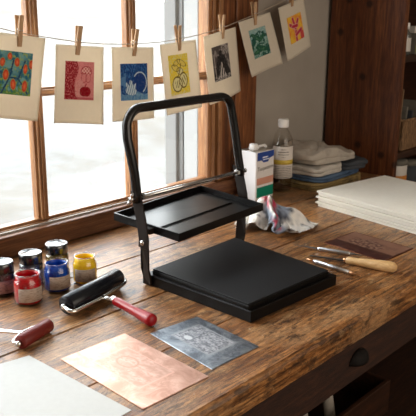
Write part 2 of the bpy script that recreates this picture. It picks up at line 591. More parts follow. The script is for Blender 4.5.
# painted outer reveal and storm frame, seen through the glass
white_paint = mat('grey_white_exterior_paint', (0.3, 0.3, 0.3), 0.8, spec=0.2)
n_, l_, b_ = nt(white_paint)
l_.new(ramp(white_paint, noise_node(white_paint, 26, 3, 0.6), [(0.66, (0.30, 0.30, 0.30)), (0.74, (0.22, 0.20, 0.18))]), b_.inputs['Base Color'])
b = MB(); b.box((1.690, 1.5765, 0.0), (1.75, 1.640, OZ1)); wpart(b, 'outer_reveal', white_paint, bevel=0.003)
b = MB()
b.box((1.676, 1.662, 0.0), (1.75, 1.715, OZ1))
b.box((1.690, 1.645, 0.0), (1.75, 1.664, OZ1))
wpart(b, 'storm_frame', mat('pale_grey_paint', (0.185, 0.183, 0.18), 0.8, spec=0.2), bevel=0.003)

# outdoors: pale frosty ground and a low bank
gm = mat('frosty_ground', (0.85, 0.83, 0.8), 0.9)
n_, l_, b_ = nt(gm)
l_.new(mix(gm, ramp(gm, noise_node(gm, 0.55, 6, 0.7), [(0.44, g(0)), (0.58, g(1))]), (0.096, 0.093, 0.089), (0.070, 0.060, 0.049)), b_.inputs['Base Color'])
def gfn(u, v):
    x, y = -14 + 44 * u, 1.9 + 40 * v * v
    return (x, y, -0.9 + 0.25 * fbm(x * 0.3, y * 0.3) + 2.2 * v * v)
b = MB(); b.grid(gfn, 60, 50); o = b.build('ground_outside', gm); struct(o)

# ------------------------------------------------------------------ workbench
bench = thing('workbench', 'heavy old wooden workbench with a scratched, stained plank top under the window', 'workbench', (1.1, 1.09, ZF))
TX0, TX1 = -0.2, 2.392
rows = [(0.674, 0.8635), (0.8645, 1.0630), (1.0670, 1.2845), (1.2855, 1.503)]
TOP = []
for k, (y0, y1) in enumerate(rows):
    b = MB()
    x0 = TX0
    N = 130
    sec = [(y0, -0.052), (y0, -0.004), (y0 + 0.0035, 0.0), (y1 - 0.0018, 0.0), (y1, -0.002), (y1, -0.052)]
    if k == 0: sec = [(y0, -0.052), (y0, -0.009), (y0 + 0.003, -0.003), (y0 + 0.009, 0.0), (y1 - 0.0002, 0.0), (y1, -0.0004), (y1, -0.052)]
    if k == 2: sec[2] = (y0 + 0.0018, 0.0)
    ns = len(sec)
    vs = []
    for i in range(N + 1):
        x = TX0 + (TX1 - TX0) * i / N
        w = 0.0016 * noise.noise(V((x * 22, k * 7.0, 0))) if k == 0 else 0.0004 * noise.noise(V((x * 15, k * 7.0, 0)))
        for j, (yy, zz) in enumerate(sec):
            dy = w if j < 3 else 0
            dz = (-abs(noise.noise(V((x * 35, k, 3.0)))) * 0.003 if (k == 0 and j in (1, 2)) else 0)
            vs.append((x, yy + dy, zz + dz))
    fs = [[i * ns + j, i * ns + (j + 1) % ns, (i + 1) * ns + (j + 1) % ns, (i + 1) * ns + j] for i in range(N) for j in range(ns)]
    fs += [list(range(ns))[::-1], [N * ns + j for j in range(ns)]]
    b.add(vs, fs)
    child(b, 'top_plank', MT['bench'], bench)
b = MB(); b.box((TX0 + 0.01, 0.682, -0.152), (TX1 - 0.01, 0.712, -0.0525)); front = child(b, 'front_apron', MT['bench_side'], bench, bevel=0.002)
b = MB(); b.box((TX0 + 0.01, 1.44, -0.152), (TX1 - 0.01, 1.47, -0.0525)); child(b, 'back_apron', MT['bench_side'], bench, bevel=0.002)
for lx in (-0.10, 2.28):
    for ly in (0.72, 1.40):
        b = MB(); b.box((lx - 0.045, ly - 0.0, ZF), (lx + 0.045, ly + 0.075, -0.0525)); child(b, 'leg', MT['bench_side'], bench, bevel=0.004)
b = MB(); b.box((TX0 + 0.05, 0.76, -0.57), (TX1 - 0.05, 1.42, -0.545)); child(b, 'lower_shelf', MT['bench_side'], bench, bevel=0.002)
# worn iron cup pull on the apron
b = MB()
def cup(u, v):
    a = PI * u
    t = PI / 2 * v
    return (1.232 - 0.034 * math.cos(a) * (1 - 0.15 * v), 0.681 - 0.020 * math.sin(t) * math.sin(a), -0.108 + 0.028 * math.sin(a) * math.cos(t) )
b.grid(cup, 20, 8)
child(b, 'drawer_pull', mat('worn_iron', (0.006, 0.004, 0.003), 0.7, spec=0.2), bench, solid=0.002)

# crate of rolled paper on the lower shelf
crate = thing('storage_crate', 'dark wooden crate standing on the shelf below the bench top', 'crate', (1.53, 0.98, -0.544))
b = MB()
b.box((1.36, 0.86, -0.545), (1.76, 1.14, -0.535))
for (p, q) in (((1.36, 0.86), (1.76, 0.872)), ((1.36, 1.128), (1.76, 1.14)), ((1.36, 0.872), (1.372, 1.128)), ((1.748, 0.872), (1.76, 1.128))):
    b.box((*p, -0.535), (*q, -0.44))
child(b, 'crate_body', MT['case_h'], crate, bevel=0.002)
for k, (p, q) in enumerate((((1.40, 0.90, -0.515), (1.60, 1.10, -0.41)), ((1.50, 0.89, -0.515), (1.71, 1.07, -0.405)))):
    b = MB(); b.tube([p, q], 0.016, 16)
    o = b.build('paper_roll', MT['c_beige'], base=p)
    tag(o, ('rolled sheet of brown paper in the crate, the one nearer its left end', 'rolled sheet of brown paper in the crate, the one nearer its right end')[k], 'paper roll', 'rolled papers in the crate')

# ------------------------------------------------------------------ bookcase
CX0, CX1, CY0, CY1 = 2.40, 3.22, 1.236, 1.545
case = thing('bookcase', 'tall dark reddish-brown wooden bookcase with open shelves right of the window', 'bookcase', (2.81, 1.39, ZF))
for (x0, x1) in ((CX0, CX0 + 0.026), (CX1 - 0.026, CX1)):
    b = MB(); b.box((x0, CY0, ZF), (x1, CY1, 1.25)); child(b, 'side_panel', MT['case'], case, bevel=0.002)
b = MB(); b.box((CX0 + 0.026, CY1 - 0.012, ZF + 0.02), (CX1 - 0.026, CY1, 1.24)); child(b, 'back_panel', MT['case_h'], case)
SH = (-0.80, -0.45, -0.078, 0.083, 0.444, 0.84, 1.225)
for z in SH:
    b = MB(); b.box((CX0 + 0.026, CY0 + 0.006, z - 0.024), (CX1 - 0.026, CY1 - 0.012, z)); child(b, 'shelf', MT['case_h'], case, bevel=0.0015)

# things on the shelves
def lathe_thing(name, label, cat, c, prof, m, group=None, seg=28):
    b = MB(); b.lathe(prof, c, seg=seg)
    return tag(b.build(name, m, base=c), label, cat, group)

t = thing('dropper_bottle', 'small glass bottle with white cap and pale label on the upper bookcase shelf', 'bottle', (2.508, 1.285, 0.444))
c = t.location
b = MB(); b.lathe([(0, 0), (0.019, 0), (0.021, 0.003), (0.021, 0.068), (0.017, 0.080), (0.010, 0.088), (0.010, 0.094), (0, 0.094)], c); child(b, 'body', mat('smoky_glass', (0.10, 0.10, 0.09), 0.15, coat=0.5), t)
b = MB(); b.lathe([(0, 0.092), (0.0135, 0.092), (0.0135, 0.112), (0.012, 0.115), (0, 0.115)], c); child(b, 'cap', MT['white_pl'], t)
b = MB(); b.lathe([(0.0214, 0.012), (0.0216, 0.013), (0.0216, 0.060), (0.0214, 0.061)], c); child(b, 'label', MT['lb_cream'], t)
t = thing('paint_carton', 'small carton with a red and yellow-green front on the upper bookcase shelf', 'box', (2.585, 1.29, 0.444))
b = MB(); b.box((2.550, 1.262, 0.444), (2.620, 1.330, 0.520)); child(b, 'carton_body', MT['c_grey'], t, bevel=0.001)
b = MB(); b.box((2.5510, 1.2612, 0.484), (2.619, 1.2625, 0.506)); child(b, 'red_band', mat('carton_red', (0.35, 0.03, 0.03), 0.6), t)
b = MB(); b.box((2.5510, 1.2612, 0.452), (2.619, 1.2625, 0.478)); child(b, 'green_band', mat('carton_green', (0.30, 0.36, 0.05), 0.6), t)
b = MB(); b.box((2.560, 1.275, 0.5205), (2.640, 1.335, 0.545)); tag(b.build('cardboard_box', MT['lb_cream'], base=(2.6, 1.3, 0.5205), bevel=0.001), 'flat pale box lying on top of the small red and green carton', 'box')
# leaning board, wicker box with papers, on the middle shelf
b = MB(); b.hull([(2.4285, 1.245, 0.0845), (2.4365, 1.245, 0.0845), (2.4365, 1.50, 0.0845), (2.4285, 1.50, 0.0845)], [(2.449, 1.245, 0.322), (2.457, 1.245, 0.322), (2.457, 1.50, 0.322), (2.449, 1.50, 0.322)])
tag(b.build('wooden_board', wood('thin_board_wood', (0.13, 0.07, 0.035), (0.2, 0.115, 0.06), (0.28, 0.17, 0.09), (12, 12, 1), 6), base=(2.445, 1.37, 0.084), bevel=0.001), 'thin light-brown board leaning upright inside the bookcase on the middle shelf', 'board')
t = thing('wicker_box', 'brown wicker box holding papers on the middle bookcase shelf', 'box', (2.60, 1.34, 0.083))
wk = mat('wicker', (0.2, 0.11, 0.05), 0.7)
n_, l_, b_ = nt(wk)
wv = noise_node(wk, 40, 2, 0.5, (8, 8, 1))
l_.new(ramp(wk, wv, [(0.4, (0.10, 0.05, 0.022)), (0.6, (0.30, 0.17, 0.08))]), b_.inputs['Base Color'])
bump(wk, wv, 0.7, 0.003)
b = MB()
for (p, q) in (((2.492, 1.255), (2.76, 1.263)), ((2.492, 1.43), (2.76, 1.438)), ((2.492, 1.263), (2.50, 1.43)), ((2.752, 1.263), (2.76, 1.43))):
    b.box((*p, 0.083), (*q, 0.198))
b.box((2.5, 1.263, 0.083), (2.752, 1.43, 0.088))
child(b, 'box_body', wk, t, bevel=0.003)
b = MB(); b.tube([(2.492, 1.255, 0.199), (2.76, 1.255, 0.199), (2.76, 1.438, 0.199), (2.492, 1.438, 0.199), (2.492, 1.255, 0.199)], 0.005, 8); child(b, 'rim', wk, t)
for k, (x, h, lab) in enumerate(((2.53, 0.245, 'greyish folder'), (2.575, 0.225, 'greyish folder'), (2.62, 0.26, 'greyish folder'))):
    b = MB(); b.hull([(x, 1.275, 0.090), (x + 0.010, 1.275, 0.090), (x + 0.010, 1.42, 0.090), (x, 1.42, 0.090)], [(x + 0.02, 1.275, h), (x + 0.03, 1.275, h), (x + 0.03, 1.42, h), (x + 0.02, 1.42, h)])
    tag(b.build('folder', MT['c_grey'] if k != 1 else MT['c_dark'], base=(x, 1.34, 0.09), bevel=0.001), ('grey card folder in the wicker box, the one nearest the leaning board', 'dark slate folder standing in the middle of the wicker box', 'tallest grey card folder in the wicker box, farthest right')[k], 'folder', 'folders in the wicker box')
# jar with white and orange label on the low shelf
t = thing('storage_jar', 'round jar with a white and orange label on the low bookcase shelf', 'jar', (2.535, 1.295, -0.078))
c = t.location
b = MB(); b.lathe([(0, 0), (0.040, 0), (0.043, 0.004), (0.043, 0.098), (0.040, 0.102), (0, 0.102)], c); child(b, 'body', MT['lb_cream'], t)
b = MB(); b.lathe([(0.0434, 0.024), (0.0438, 0.025), (0.0438, 0.058), (0.0434, 0.059)], c); child(b, 'label_band', MT['lb_orange'], t)
b = MB(); b.lathe([(0.0, 0.117), (0.042, 0.117), (0.044, 0.115), (0.044, 0.099), (0, 0.099)], c); child(b, 'lid', MT['c_grey'], t)
t = thing('storage_jar', 'small dark jar standing right of the orange-labelled jar on the low shelf', 'jar', (2.640, 1.30, -0.078))
c = t.location
b = MB(); b.lathe([(0, 0), (0.038, 0), (0.040, 0.004), (0.040, 0.078), (0, 0.080)], c); child(b, 'body', MT['c_dark'], t)
b = MB(); b.lathe([(0.0, 0.098), (0.038, 0.098), (0.040, 0.095), (0.040, 0.0795), (0, 0.0795)], c); child(b, 'lid', MT['c_grey'], t)

# ------------------------------------------------------------------ tabletop press
BL, BF, BR, BB = V((1.040, 1.134)), V((1.040, 0.822)), V((1.333, 0.807)), V((1.368, 1.142))
press = thing('printmaking_press', 'black steel tabletop press with raised tray and curved tube handle', 'press', (1.19, 0.98, 0.0))
def quad_in(q, d):
    c = (q[0] + q[1] + q[2] + q[3]) / 4
    out = []
    for i in range(4):
        p, a, e = q[i], q[i - 1], q[(i + 1) % 4]
        u, w = (a - p).normalized(), (e - p).normalized()
        out.append(p + (u + w) * d)
    return out
Q = [BL, BF, BR, BB]
Qi = quad_in(Q, 0.012)
b = MB()
for i in range(4):
    j = (i + 1) % 4
    b.prism([Q[i], Q[j], Qi[j], Qi[i]], 0.0, 0.0255)
b.prism(Qi, 0.003, 0.010)
child(b, 'base_frame', MT['blk'], press, bevel=0.0016)
P = [V((1.047, 1.117)), V((1.0425, 0.830)), V((1.318, 0.818)), V((1.353, 1.128))]
b = MB(); b.prism(P, 0.0105, 0.0345); child(b, 'bed_plate', MT['blk'], press, bevel=0.0015)
Pi = quad_in(P, 0.0012)
b = MB(); b.prism(Pi, 0.0347, 0.0385); child(b, 'pressing_mat', MT['felt'], press, bevel=0.0012)

def strap(x0, x1, pts, w, r_end=True):
    """flat bar lying in a plane x = const: pts are (y, z) centre line"""
    ring0, ring1 = [], []
    L, R = [], []
    for i, p in enumerate(pts):
        p = V(p)
        a = V(pts[max(i - 1, 0)]); c = V(pts[min(i + 1, len(pts) - 1)])
        t = (c - a).normalized()
        nn = V((-t.y, t.x))
        L.append(p + nn * w / 2); R.append(p - nn * w / 2)
    poly = L + R[::-1]
    return [(x0, p.x, p.y) for p in poly], [(x1, p.x, p.y) for p in poly]
for side in (0, 1):
    xo = 1.0300 if side == 0 else 1.3800
    sg = 1 if side == 0 else -1
    # lower upright, bolted to the side of the base
    b = MB()
    foot_x = 1.0355 if side == 0 else 1.3720
    yb = 1.121 if side == 0 else 1.128
    pts = [(yb, 0.003), (yb, 0.022), (yb + 0.001, 0.042), (yb + 0.001, 0.118)]
    A, B_ = strap(foot_x - 0.0025, foot_x + 0.0015, pts, 0.026)
    # joggle outwards above the base
    n = len(A)
    def jog(p):
        k = min(max((p[2] - 0.026) / 0.018, 0), 1)
        return (p[0] + k * (xo - foot_x), p[1], p[2])
    b.hull([jog(p) for p in A], [jog(p) for p in B_])
    child(b, 'upright', MT['blk_bar'], press, bevel=0.0008)
    # link arm up to the handle joint
    b = MB()
    xa = xo - sg * 0.0048
    pts = [(yb + 0.000, 0.092), (yb - 0.002, 0.110), (yb + 0.004, 0.150), (yb + 0.012, 0.180), (yb + 0.019, 0.205), (yb + 0.0225, 0.222)]
    A, B_ = strap(xa - 0.002, xa + 0.002, pts, 0.031 if side == 0 else 0.030)
    b.hull(A, B_)
    child(b, 'link_arm', MT['blk_bar'], press, bevel=0.0008)
    xb = xa - sg * 0.002
    b = MB(); b.lathe([(0, 0.0), (0.0062, 0.0), (0.0062, 0.003), (0.004, 0.005), (0, 0.0052)], (xb, yb, 0.106), (-sg, 0, 0), 18)
    child(b, 'bolt', MT['steel'], press)
# handle: one bent tube
hp = [(1.0245, 1.138, 0.196), (1.0245, 1.1385, 0.215), (1.020, 1.140, 0.262), (1.0135, 1.145, 0.310), (1.010, 1.149, 0.340), (1.0115, 1.1515, 0.358)]
c1 = [(1.0115 + 0.044 - 0.044 * math.cos(a), 1.1525 + 0.003 * a, 0.358 + 0.043 * math.sin(a)) for a in [PI / 2 * k / 8 for k in range(1, 9)]]
mid = [(1.12, 1.156, 0.4015), (1.20, 1.1565, 0.4015)]
c2 = [(1.322 + 0.040 * math.sin(a), 1.157 - 0.002 * a, 0.364 + 0.0375 * math.cos(a)) for a in [PI / 2 * k / 8 for k in range(0, 9)]]
hp2 = [(1.3675, 1.153, 0.340), (1.3745, 1.150, 0.300), (1.3795, 1.146, 0.255), (1.3855, 1.142, 0.215), (1.3865, 1.141, 0.196)]
path = hp + c1 + mid + c2 + hp2
rad = [0.0105] * len(path)
b = MB(); b.tube(path, rad, 16)
handle = child(b, 'handle', MT['blk_tube'], press)
# cross rod, nuts and wing nut
b = MB(); b.tube([(1.016, 1.139, 0.2065), (1.394, 1.139, 0.2065)], 0.0048, 14); child(b, 'cross_rod', MT['steel'], press)
for xx in (1.037, 1.366):
    b = MB(); b.lathe([(0, 0), (0.0085, 0), (0.0085, 0.007), (0, 0.007)], (xx, 1.139, 0.2065), (1, 0, 0), 6, smooth=False); child(b, 'nut', MT['steel'], press, bevel=0.0005)
b = MB(); b.lathe([(0, 0), (0.006, 0), (0.006, 0.004), (0, 0.0045)], (1.3985, 1.139, 0.2065), (1, 0, 0), 16); child(b, 'bolt', MT['steel'], press)
for xx, sg in ((1.0148, -1),):
    b = MB()
    b.lathe([(0, 0), (0.0075, 0), (0.006, 0.008), (0.0055, 0.011), (0, 0.011)], (xx, 1.139, 0.2065), (sg, 0, 0), 16)
    for w in (-1, 1):
        q = V((0, w * 0.5, w * -0.85))
        base = V((xx + sg * 0.005, 1.139, 0.2065))
        b.tube([base, base + q * 0.010 + V((sg * 0.003, 0, 0)), base + q * 0.017 + V((sg * 0.006, 0, 0))], [0.0035, 0.0042, 0.0032], 10)
    child(b, 'wing_nut', MT['steel'], press)
# upper tray (platen)
TQ = [V((1.0545, 1.2550, 0.1420)), V((1.0460, 1.0300, 0.1420)), V((1.3600, 1.0445, 0.1440)), V((1.3740, 1.2700, 0.1490))]
def tq(u, v, w):
    """u along L->B (x), v along back->front, w height below the rim"""
    p = TQ[0].lerp(TQ[3], u).lerp(TQ[1].lerp(TQ[2], u), v)
    return p - V((0, 0, w))
b = MB()
tw = 0.012
def tring(u0, v0, u1, v1, w): return [tq(u0, v0, w), tq(u1, v0, w), tq(u1, v1, w), tq(u0, v1, w)]
H_ = 0.0185
for (u0, v0, u1, v1) in ((0, 0, 1, tw), (0, 1 - tw, 1, 1), (0, tw, tw, 1 - tw), (1 - tw, tw, 1, 1 - tw)):
    b.hull(tring(u0, v0, u1, v1, H_), tring(u0, v0, u1, v1, 0))
tray = child(b, 'tray_rim', MT['blk'], press, bevel=0.0007)
b = MB(); b.hull(tring(tw, tw, 1 - tw, 1 - tw, H_ - 0.0005), tring(tw, tw, 1 - tw, 1 - tw, H_ - 0.004)); child(b, 'tray_floor', MT['blk'], press)
b = MB(); b.hull(tring(0.085, 0.10, 0.925, 0.59, H_ - 0.0045), tring(0.085, 0.10, 0.925, 0.59, 0.0125)); child(b, 'platen_plate', MT['platen'], press, bevel=0.001)
b = MB(); b.hull(tring(0.085, 0.66, 0.925, 0.975, H_ - 0.0045), tring(0.085, 0.66, 0.925, 0.975, 0.0125)); child(b, 'platen_plate', MT['platen'], press, bevel=0.001)
b = MB(); b.hull(tring(0.085, 0.60, 0.925, 0.612, H_ - 0.0045), tring(0.085, 0.60, 0.925, 0.612, 0.0115)); child(b, 'guide_bar', MT['blk'], press, bevel=0.0007)
# small brackets carrying the tray on the link arms
for x0, x1 in ((1.0365, 1.0505), (1.3660, 1.3745)):
    b = MB(); b.box((x0, 1.112, 0.123), (x1, 1.136, 0.136)); child(b, 'tray_bracket', MT['blk_bar'], press, bevel=0.0008)

# ------------------------------------------------------------------ ink jars
def open_jar(c, r, h, inkm, label, level, labm, la):
    t = thing('ink_jar', label, 'jar', c, 'open jars of ink')
    b = MB()
    o = [(0, 0.0), (r - 0.004, 0.0), (r - 0.001, 0.002), (r, 0.006), (r, h * 0.70), (r * 0.95, h * 0.78), (r * 0.86, h * 0.83), (r * 0.86, h * 0.85), (r * 0.885, h * 0.87), (r * 0.86, h * 0.89), (r * 0.86, h * 0.93), (r * 0.90, h * 0.955), (r * 0.90, h * 0.985), (r * 0.87, h), (r * 0.80, h)]
    i = [(r * 0.78, h * 0.985), (r * 0.78, h * 0.84), (r * 0.89, h * 0.74)]
    b.lathe(o + i, c, seg=40)
    child(b, 'glass_body', MT['jar_glass'], t)
    b = MB()
    e = 0.0014
    b.lathe([(0, 0.005), (r - 0.003, 0.005), (r - e, 0.007), (r - e, h * 0.69), (r * 0.95 - e, h * 0.77), (r * 0.86 - e, h * 0.83), (r * 0.86 - e, h * 0.95), (r * 0.775, h * 0.95), (r * 0.775, h * 0.82), (r * 0.86, h * 0.70), (r * 0.86, level), (0, level)], c, seg=40)
    child(b, 'ink', inkm, t)
    b = MB(); b.lathe([(r + 0.0002, h * 0.16), (r + 0.0006, h * 0.165), (r + 0.0006, h * 0.60), (r + 0.0002, h * 0.605)], c, seg=18, arc=(la - 0.95, la + 0.95))
    child(b, 'label', labm, t)
    return t
def closed_jar(c, r, h, inkm, label, labm, la, gl=None):
    t = thing('ink_jar', label, 'jar', c, 'black-lidded jars of ink')
    b = MB()
    b.lathe([(0, 0.0), (r - 0.004, 0.0), (r - 0.001, 0.002), (r, 0.006), (r, h * 0.60), (r * 0.95, h * 0.66), (r * 0.84, h * 0.70), (r * 0.84, h * 0.86), (0, h * 0.86)], c, seg=40)
    child(b, 'glass_body', MT['jar_glass'], t)
    b = MB(); b.lathe([(0, 0.005), (r - 0.0014, 0.005), (r - 0.0014, h * 0.59), (r * 0.93, h * 0.655), (0, h * 0.66)], c, seg=40)
    child(b, 'ink', inkm, t)
    b = MB()
    b.lathe([(r * 0.80, h * 0.70), (r * 0.93, h * 0.70), (r * 0.95, h * 0.71), (r * 0.95, h * 0.965), (r * 0.90, h * 0.995), (r * 0.82, h), (r * 0.80, h * 0.992), (0, h * 0.992)], c, seg=48)
    ld = child(b, 'lid', MT['lid'], t)
    b = MB(); b.lathe([(r + 0.0002, h * 0.12), (r + 0.0006, h * 0.125), (r + 0.0006, h * 0.50), (r + 0.0002, h * 0.505)], c, seg=18, arc=(la - 0.95, la + 0.95))
    child(b, 'label', labm, t)
    return t
LA = math.atan2(-0.67, -0.74)
open_jar((0.796, 1.238, 0), 0.0305, 0.068, MT['ink_red'], 'open glass jar of bright red ink with a tan paper label', 0.040, MT['lab_tan'], LA + 0.5)
open_jar((0.880, 1.250, 0), 0.0295, 0.067, MT['ink_blue'], 'open glass jar of deep blue ink between the red and the yellow jar', 0.046, MT['lab_tan'], LA + 0.6)
open_jar((0.951, 1.240, 0), 0.0275, 0.066, MT['ink_yellow'], 'open glass jar of bright yellow ink beside the blue jar', 0.050, MT['lab_tan'], LA + 0.2)
closed_jar((0.785, 1.320, 0), 0.0280, 0.076, MT['ink_plum'], 'black-lidded jar with a pinkish label, cut by the left edge, behind the red jar', MT['lab_pink'], LA + 0.4)
closed_jar((0.862, 1.322, 0), 0.0275, 0.077, MT['ink_grey'], 'middle black-lidded ink jar, directly behind the gap of red and blue jars', MT['lab_grey'], LA + 0.5)
closed_jar((0.940, 1.330, 0), 0.0275, 0.078, MT['ink_ochre'], 'rearmost black-lidded ink jar, behind the blue and yellow jars', MT['lab_gold'], LA + 0.3)

# ------------------------------------------------------------------ brayers
def brayer(name, label, a, e, r, rollm, hp0, hp1, hr, hm, group=None, rod=0.0030):
    """a, e: roller ends; frame wire on the camera side; handle from hp0 to hp1"""
    a, e = V(a), V(e)
    t = thing(name, label, 'brayer', (a + e) / 2 - V((0, 0, r)), group)
    ax = (e - a).normalized()
    L = (e - a).length
    b = MB(); b.lathe([(0, 0), (r * 0.93, 0), (r, 0.0015), (r, L - 0.0015), (r * 0.93, L), (0, L)], a, ax, 40)
    rl = child(b, 'roller', rollm, t)
    hp0, hp1 = V(hp0), V(hp1)
    side = (hp1 - hp0).normalized()
    b = MB()
    o = 0.007
    ca, ce = a - ax * o, e + ax * o
    # axle centre -> forwards -> across -> back
    f = r + 0.0085
    mid_ = (ca + ce) / 2 + side * (f + 0.002)
    join = V((mid_.x, mid_.y, hp0.z))
    def rnd_(p, q, s_, n=5):
        return [p.lerp(q, i / n).lerp(q.lerp(s_, i / n), i / n) for i in range(n + 1)]
    fa, fe = ca + side * f + V((0, 0, -0.004)), ce + side * f + V((0, 0, -0.004))
    pth = [ca + ax * 0.004] + [ca] + rnd_(ca.lerp(fa, 0.5), fa, fa.lerp(join, 0.2)) + rnd_(fa.lerp(join, 0.8), join, join.lerp(fe, 0.2)) + rnd_(join.lerp(fe, 0.8), fe, fe.lerp(ce, 0.5)) + [ce, ce - ax * 0.004]
    b.tube(pth, rod, 10)
    b.tube([join - side * 0.003, hp0 + side * 0.004], rod * 1.25, 10)
    child(b, 'frame', MT['chrome'], t)
    for p, s_ in ((ca, -1), (ce, 1)):
        b = MB(); b.lathe([(0, -0.004), (0.0055, -0.004), (0.0055, 0.004), (0, 0.004)], p, ax, 14); child(b, 'axle_cap', MT['chrome'], t)
    return t, rl
t, _ = brayer('brayer', 'large brayer with a thick black rubber roller and red handle', (0.808, 1.121, 0.0235), (0.984, 1.164, 0.0235), 0.0205, MT['rubber_b'], (0.904, 1.090, 0.016), (0.896, 0.955, 0.0125), 0.01, MT['red_h'], rod=0.0044)
h0, h1 = V((0.904, 1.090, 0.0165)), V((0.892, 0.950, 0.0135))
d = (h1 - h0); L = d.length
b = MB(); b.lathe([(0, 0), (0.0075, 0), (0.0088, 0.004), (0.0085, 0.014), (0.0085, 0.016)], h0, d, 20); child(b, 'ferrule', MT['chrome'], t)
b = MB(); b.lathe([(0, 0.012), (0.0088, 0.012), (0.0098, 0.02), (0.0092, 0.05), (0.0102, 0.09), (0.0128, L - 0.022), (0.0132, L - 0.010), (0.0118, L - 0.003), (0.007, L), (0, L)], h0, d, 28); child(b, 'handle', MT['red_h'], t)
# small brayer: its handle runs out of the picture to the left
a, e = V((0.659, 1.062, 0.0145)), V((0.740, 1.087, 0.0145))
t = thing('brayer', 'small brayer with a thin maroon roller at the left edge', 'brayer', (0.71, 1.09, 0))
ax = (e - a).normalized(); L = (e - a).length
b = MB(); b.lathe([(0, 0), (0.0125, 0), (0.0138, 0.0015), (0.0138, L - 0.0015), (0.0125, L), (0, L)], a, ax, 36); child(b, 'roller', MT['rubber_r'], t)
side = V((-ax.y, ax.x, 0))
b = MB()
ca, ce = a - ax * 0.005, e + ax * 0.005
j = a.lerp(e, 0.40) + side * 0.026
fa, fe = ca + side * 0.016, ce + side * 0.016
b.tube([ca + ax * 0.004, ca, ca.lerp(fa, 0.7), fa + ax * 0.003, fa.lerp(j, 0.5), j, j.lerp(fe, 0.5), fe - ax * 0.003, ce.lerp(fe, 0.7), ce, ce - ax * 0.004], 0.0026, 10)
child(b, 'frame', MT['chrome'], t)
for p in (ca, ce):
    b = MB(); b.lathe([(0, -0.004), (0.0052, -0.004), (0.0052, 0.004), (0, 0.004)], p, ax, 14); child(b, 'axle_cap', MT['chrome'], t)
hd = (V((0.645, 1.155, 0.0145)) - j).normalized()
b = MB()
nn = V((-hd.y, hd.x, 0))
b.hull([j - hd * 0.004 + nn * 0.003 - V((0, 0, 0.002)), j - hd * 0.004 - nn * 0.003 - V((0, 0, 0.002)), j + hd * 0.075 - nn * 0.007 - V((0, 0, 0.002)), j + hd * 0.075 + nn * 0.007 - V((0, 0, 0.002))],
       [j - hd * 0.004 + nn * 0.003 + V((0, 0, 0.002)), j - hd * 0.004 - nn * 0.003 + V((0, 0, 0.002)), j + hd * 0.075 - nn * 0.007 + V((0, 0, 0.002)), j + hd * 0.075 + nn * 0.007 + V((0, 0, 0.002))])
child(b, 'shank', MT['chrome'], t, bevel=0.001)
b = MB(); b.lathe([(0, 0), (0.008, 0), (0.010, 0.01), (0.0095, 0.05), (0.0125, 0.09), (0.010, 0.108), (0, 0.11)], j + hd * 0.07, hd, 24); child(b, 'handle', MT['red_h'], t)

# ------------------------------------------------------------------ plates and sheets on the bench
def etched(name, base, dark, light, rough=0.3, region=None):
    """metal plate with an etched picture area given as corner a, edge u, edge v in world XY"""
    m = mat(name, base, rough, 1.0)
    n, l, b = nt(m)
    f = noise_node(m, 20, 6, 0.7, dist=1.0)
    c = ramp(m, f, [(0.38, dark), (0.52, base), (0.68, light)])
    l.new(c, b.inputs['Base Color'])
    l.new(ramp(m, f, [(0.3, g(rough + 0.12)), (0.7, g(rough))]), b.inputs['Roughness'])
    bump(m, noise_node(m, 200, 3), 0.15, 0.0004)
    return m
def plate(name, label, cat, quad, z0, z1, m, imgs=(), bevel=0.0008, group=None):
    c = V((sum(p[0] for p in quad) / 4, sum(p[1] for p in quad) / 4, z0))
    t = thing(name, label, cat, c, group)
    b = MB(); b.prism(quad, z0, z1); child(b, 'plate', m, t, bevel=bevel)
    q = [V(p) for p in quad]
    for (nm, mm, u0, v0, u1, v1, dz) in imgs:
        def P_(u, v): return q[0].lerp(q[1], u).lerp(q[3].lerp(q[2], u), v)
        b = MB(); b.prism([P_(u0, v0), P_(u1, v0), P_(u1, v1), P_(u0, v1)], z1 + 0.00005, z1 + dz); child(b, nm, mm, t)
    return t, q
# corner order ccw
zinc = etched('zinc', (0.36, 0.40, 0.45), (0.17, 0.19, 0.22), (0.58, 0.62, 0.66), 0.30)
def painted(mb_name, fn, col, nu, nv, m, parent, base, solid=0.0):
    """grid whose colours come from col(u, v); fn(u, v) gives the world point"""
    me = bpy.data.meshes.new(mb_name)
    vs = [V(fn(i / nu, j / nv)) - V(base) for j in range(nv + 1) for i in range(nu + 1)]
    fs = [[j * (nu + 1) + i, j * (nu + 1) + i + 1, (j + 1) * (nu + 1) + i + 1, (j + 1) * (nu + 1) + i] for j in range(nv) for i in range(nu)]
    me.from_pydata(vs, [], fs)
    at = me.color_attributes.new('ink', 'FLOAT_COLOR', 'POINT')
    k = 0
    for j in range(nv + 1):
        for i in range(nu + 1):
            c = col(i / nu, j / nv)
            at.data[k].color = (c[0], c[1], c[2], 1)
            k += 1
    me.materials.append(m)
    o = bpy.data.objects.new(mb_name, me)
    COL.objects.link(o)
    o.parent = parent
    return o
def metal_art(name, rough):
    m = mat(name, (0.5, 0.5, 0.5), rough, 0.75)
    n, l, b = nt(m)
    a = n.new('ShaderNodeVertexColor'); a.layer_name = 'ink'
    l.new(a.outputs[0], b.inputs['Base Color'])
    return m
MT['zinc_art'] = metal_art('etched_zinc_picture', 0.42)
MT['cop_art'] = metal_art('etched_copper_picture', 0.42)
def lerp3(a, b, t):
    t = min(max(t, 0), 1)
    return tuple(a[i] * (1 - t) + b[i] * t for i in range(3))
def sst(a, b, x):
    t = min(max((x - a) / (b - a), 0), 1)
    return t * t * (3 - 2 * t)

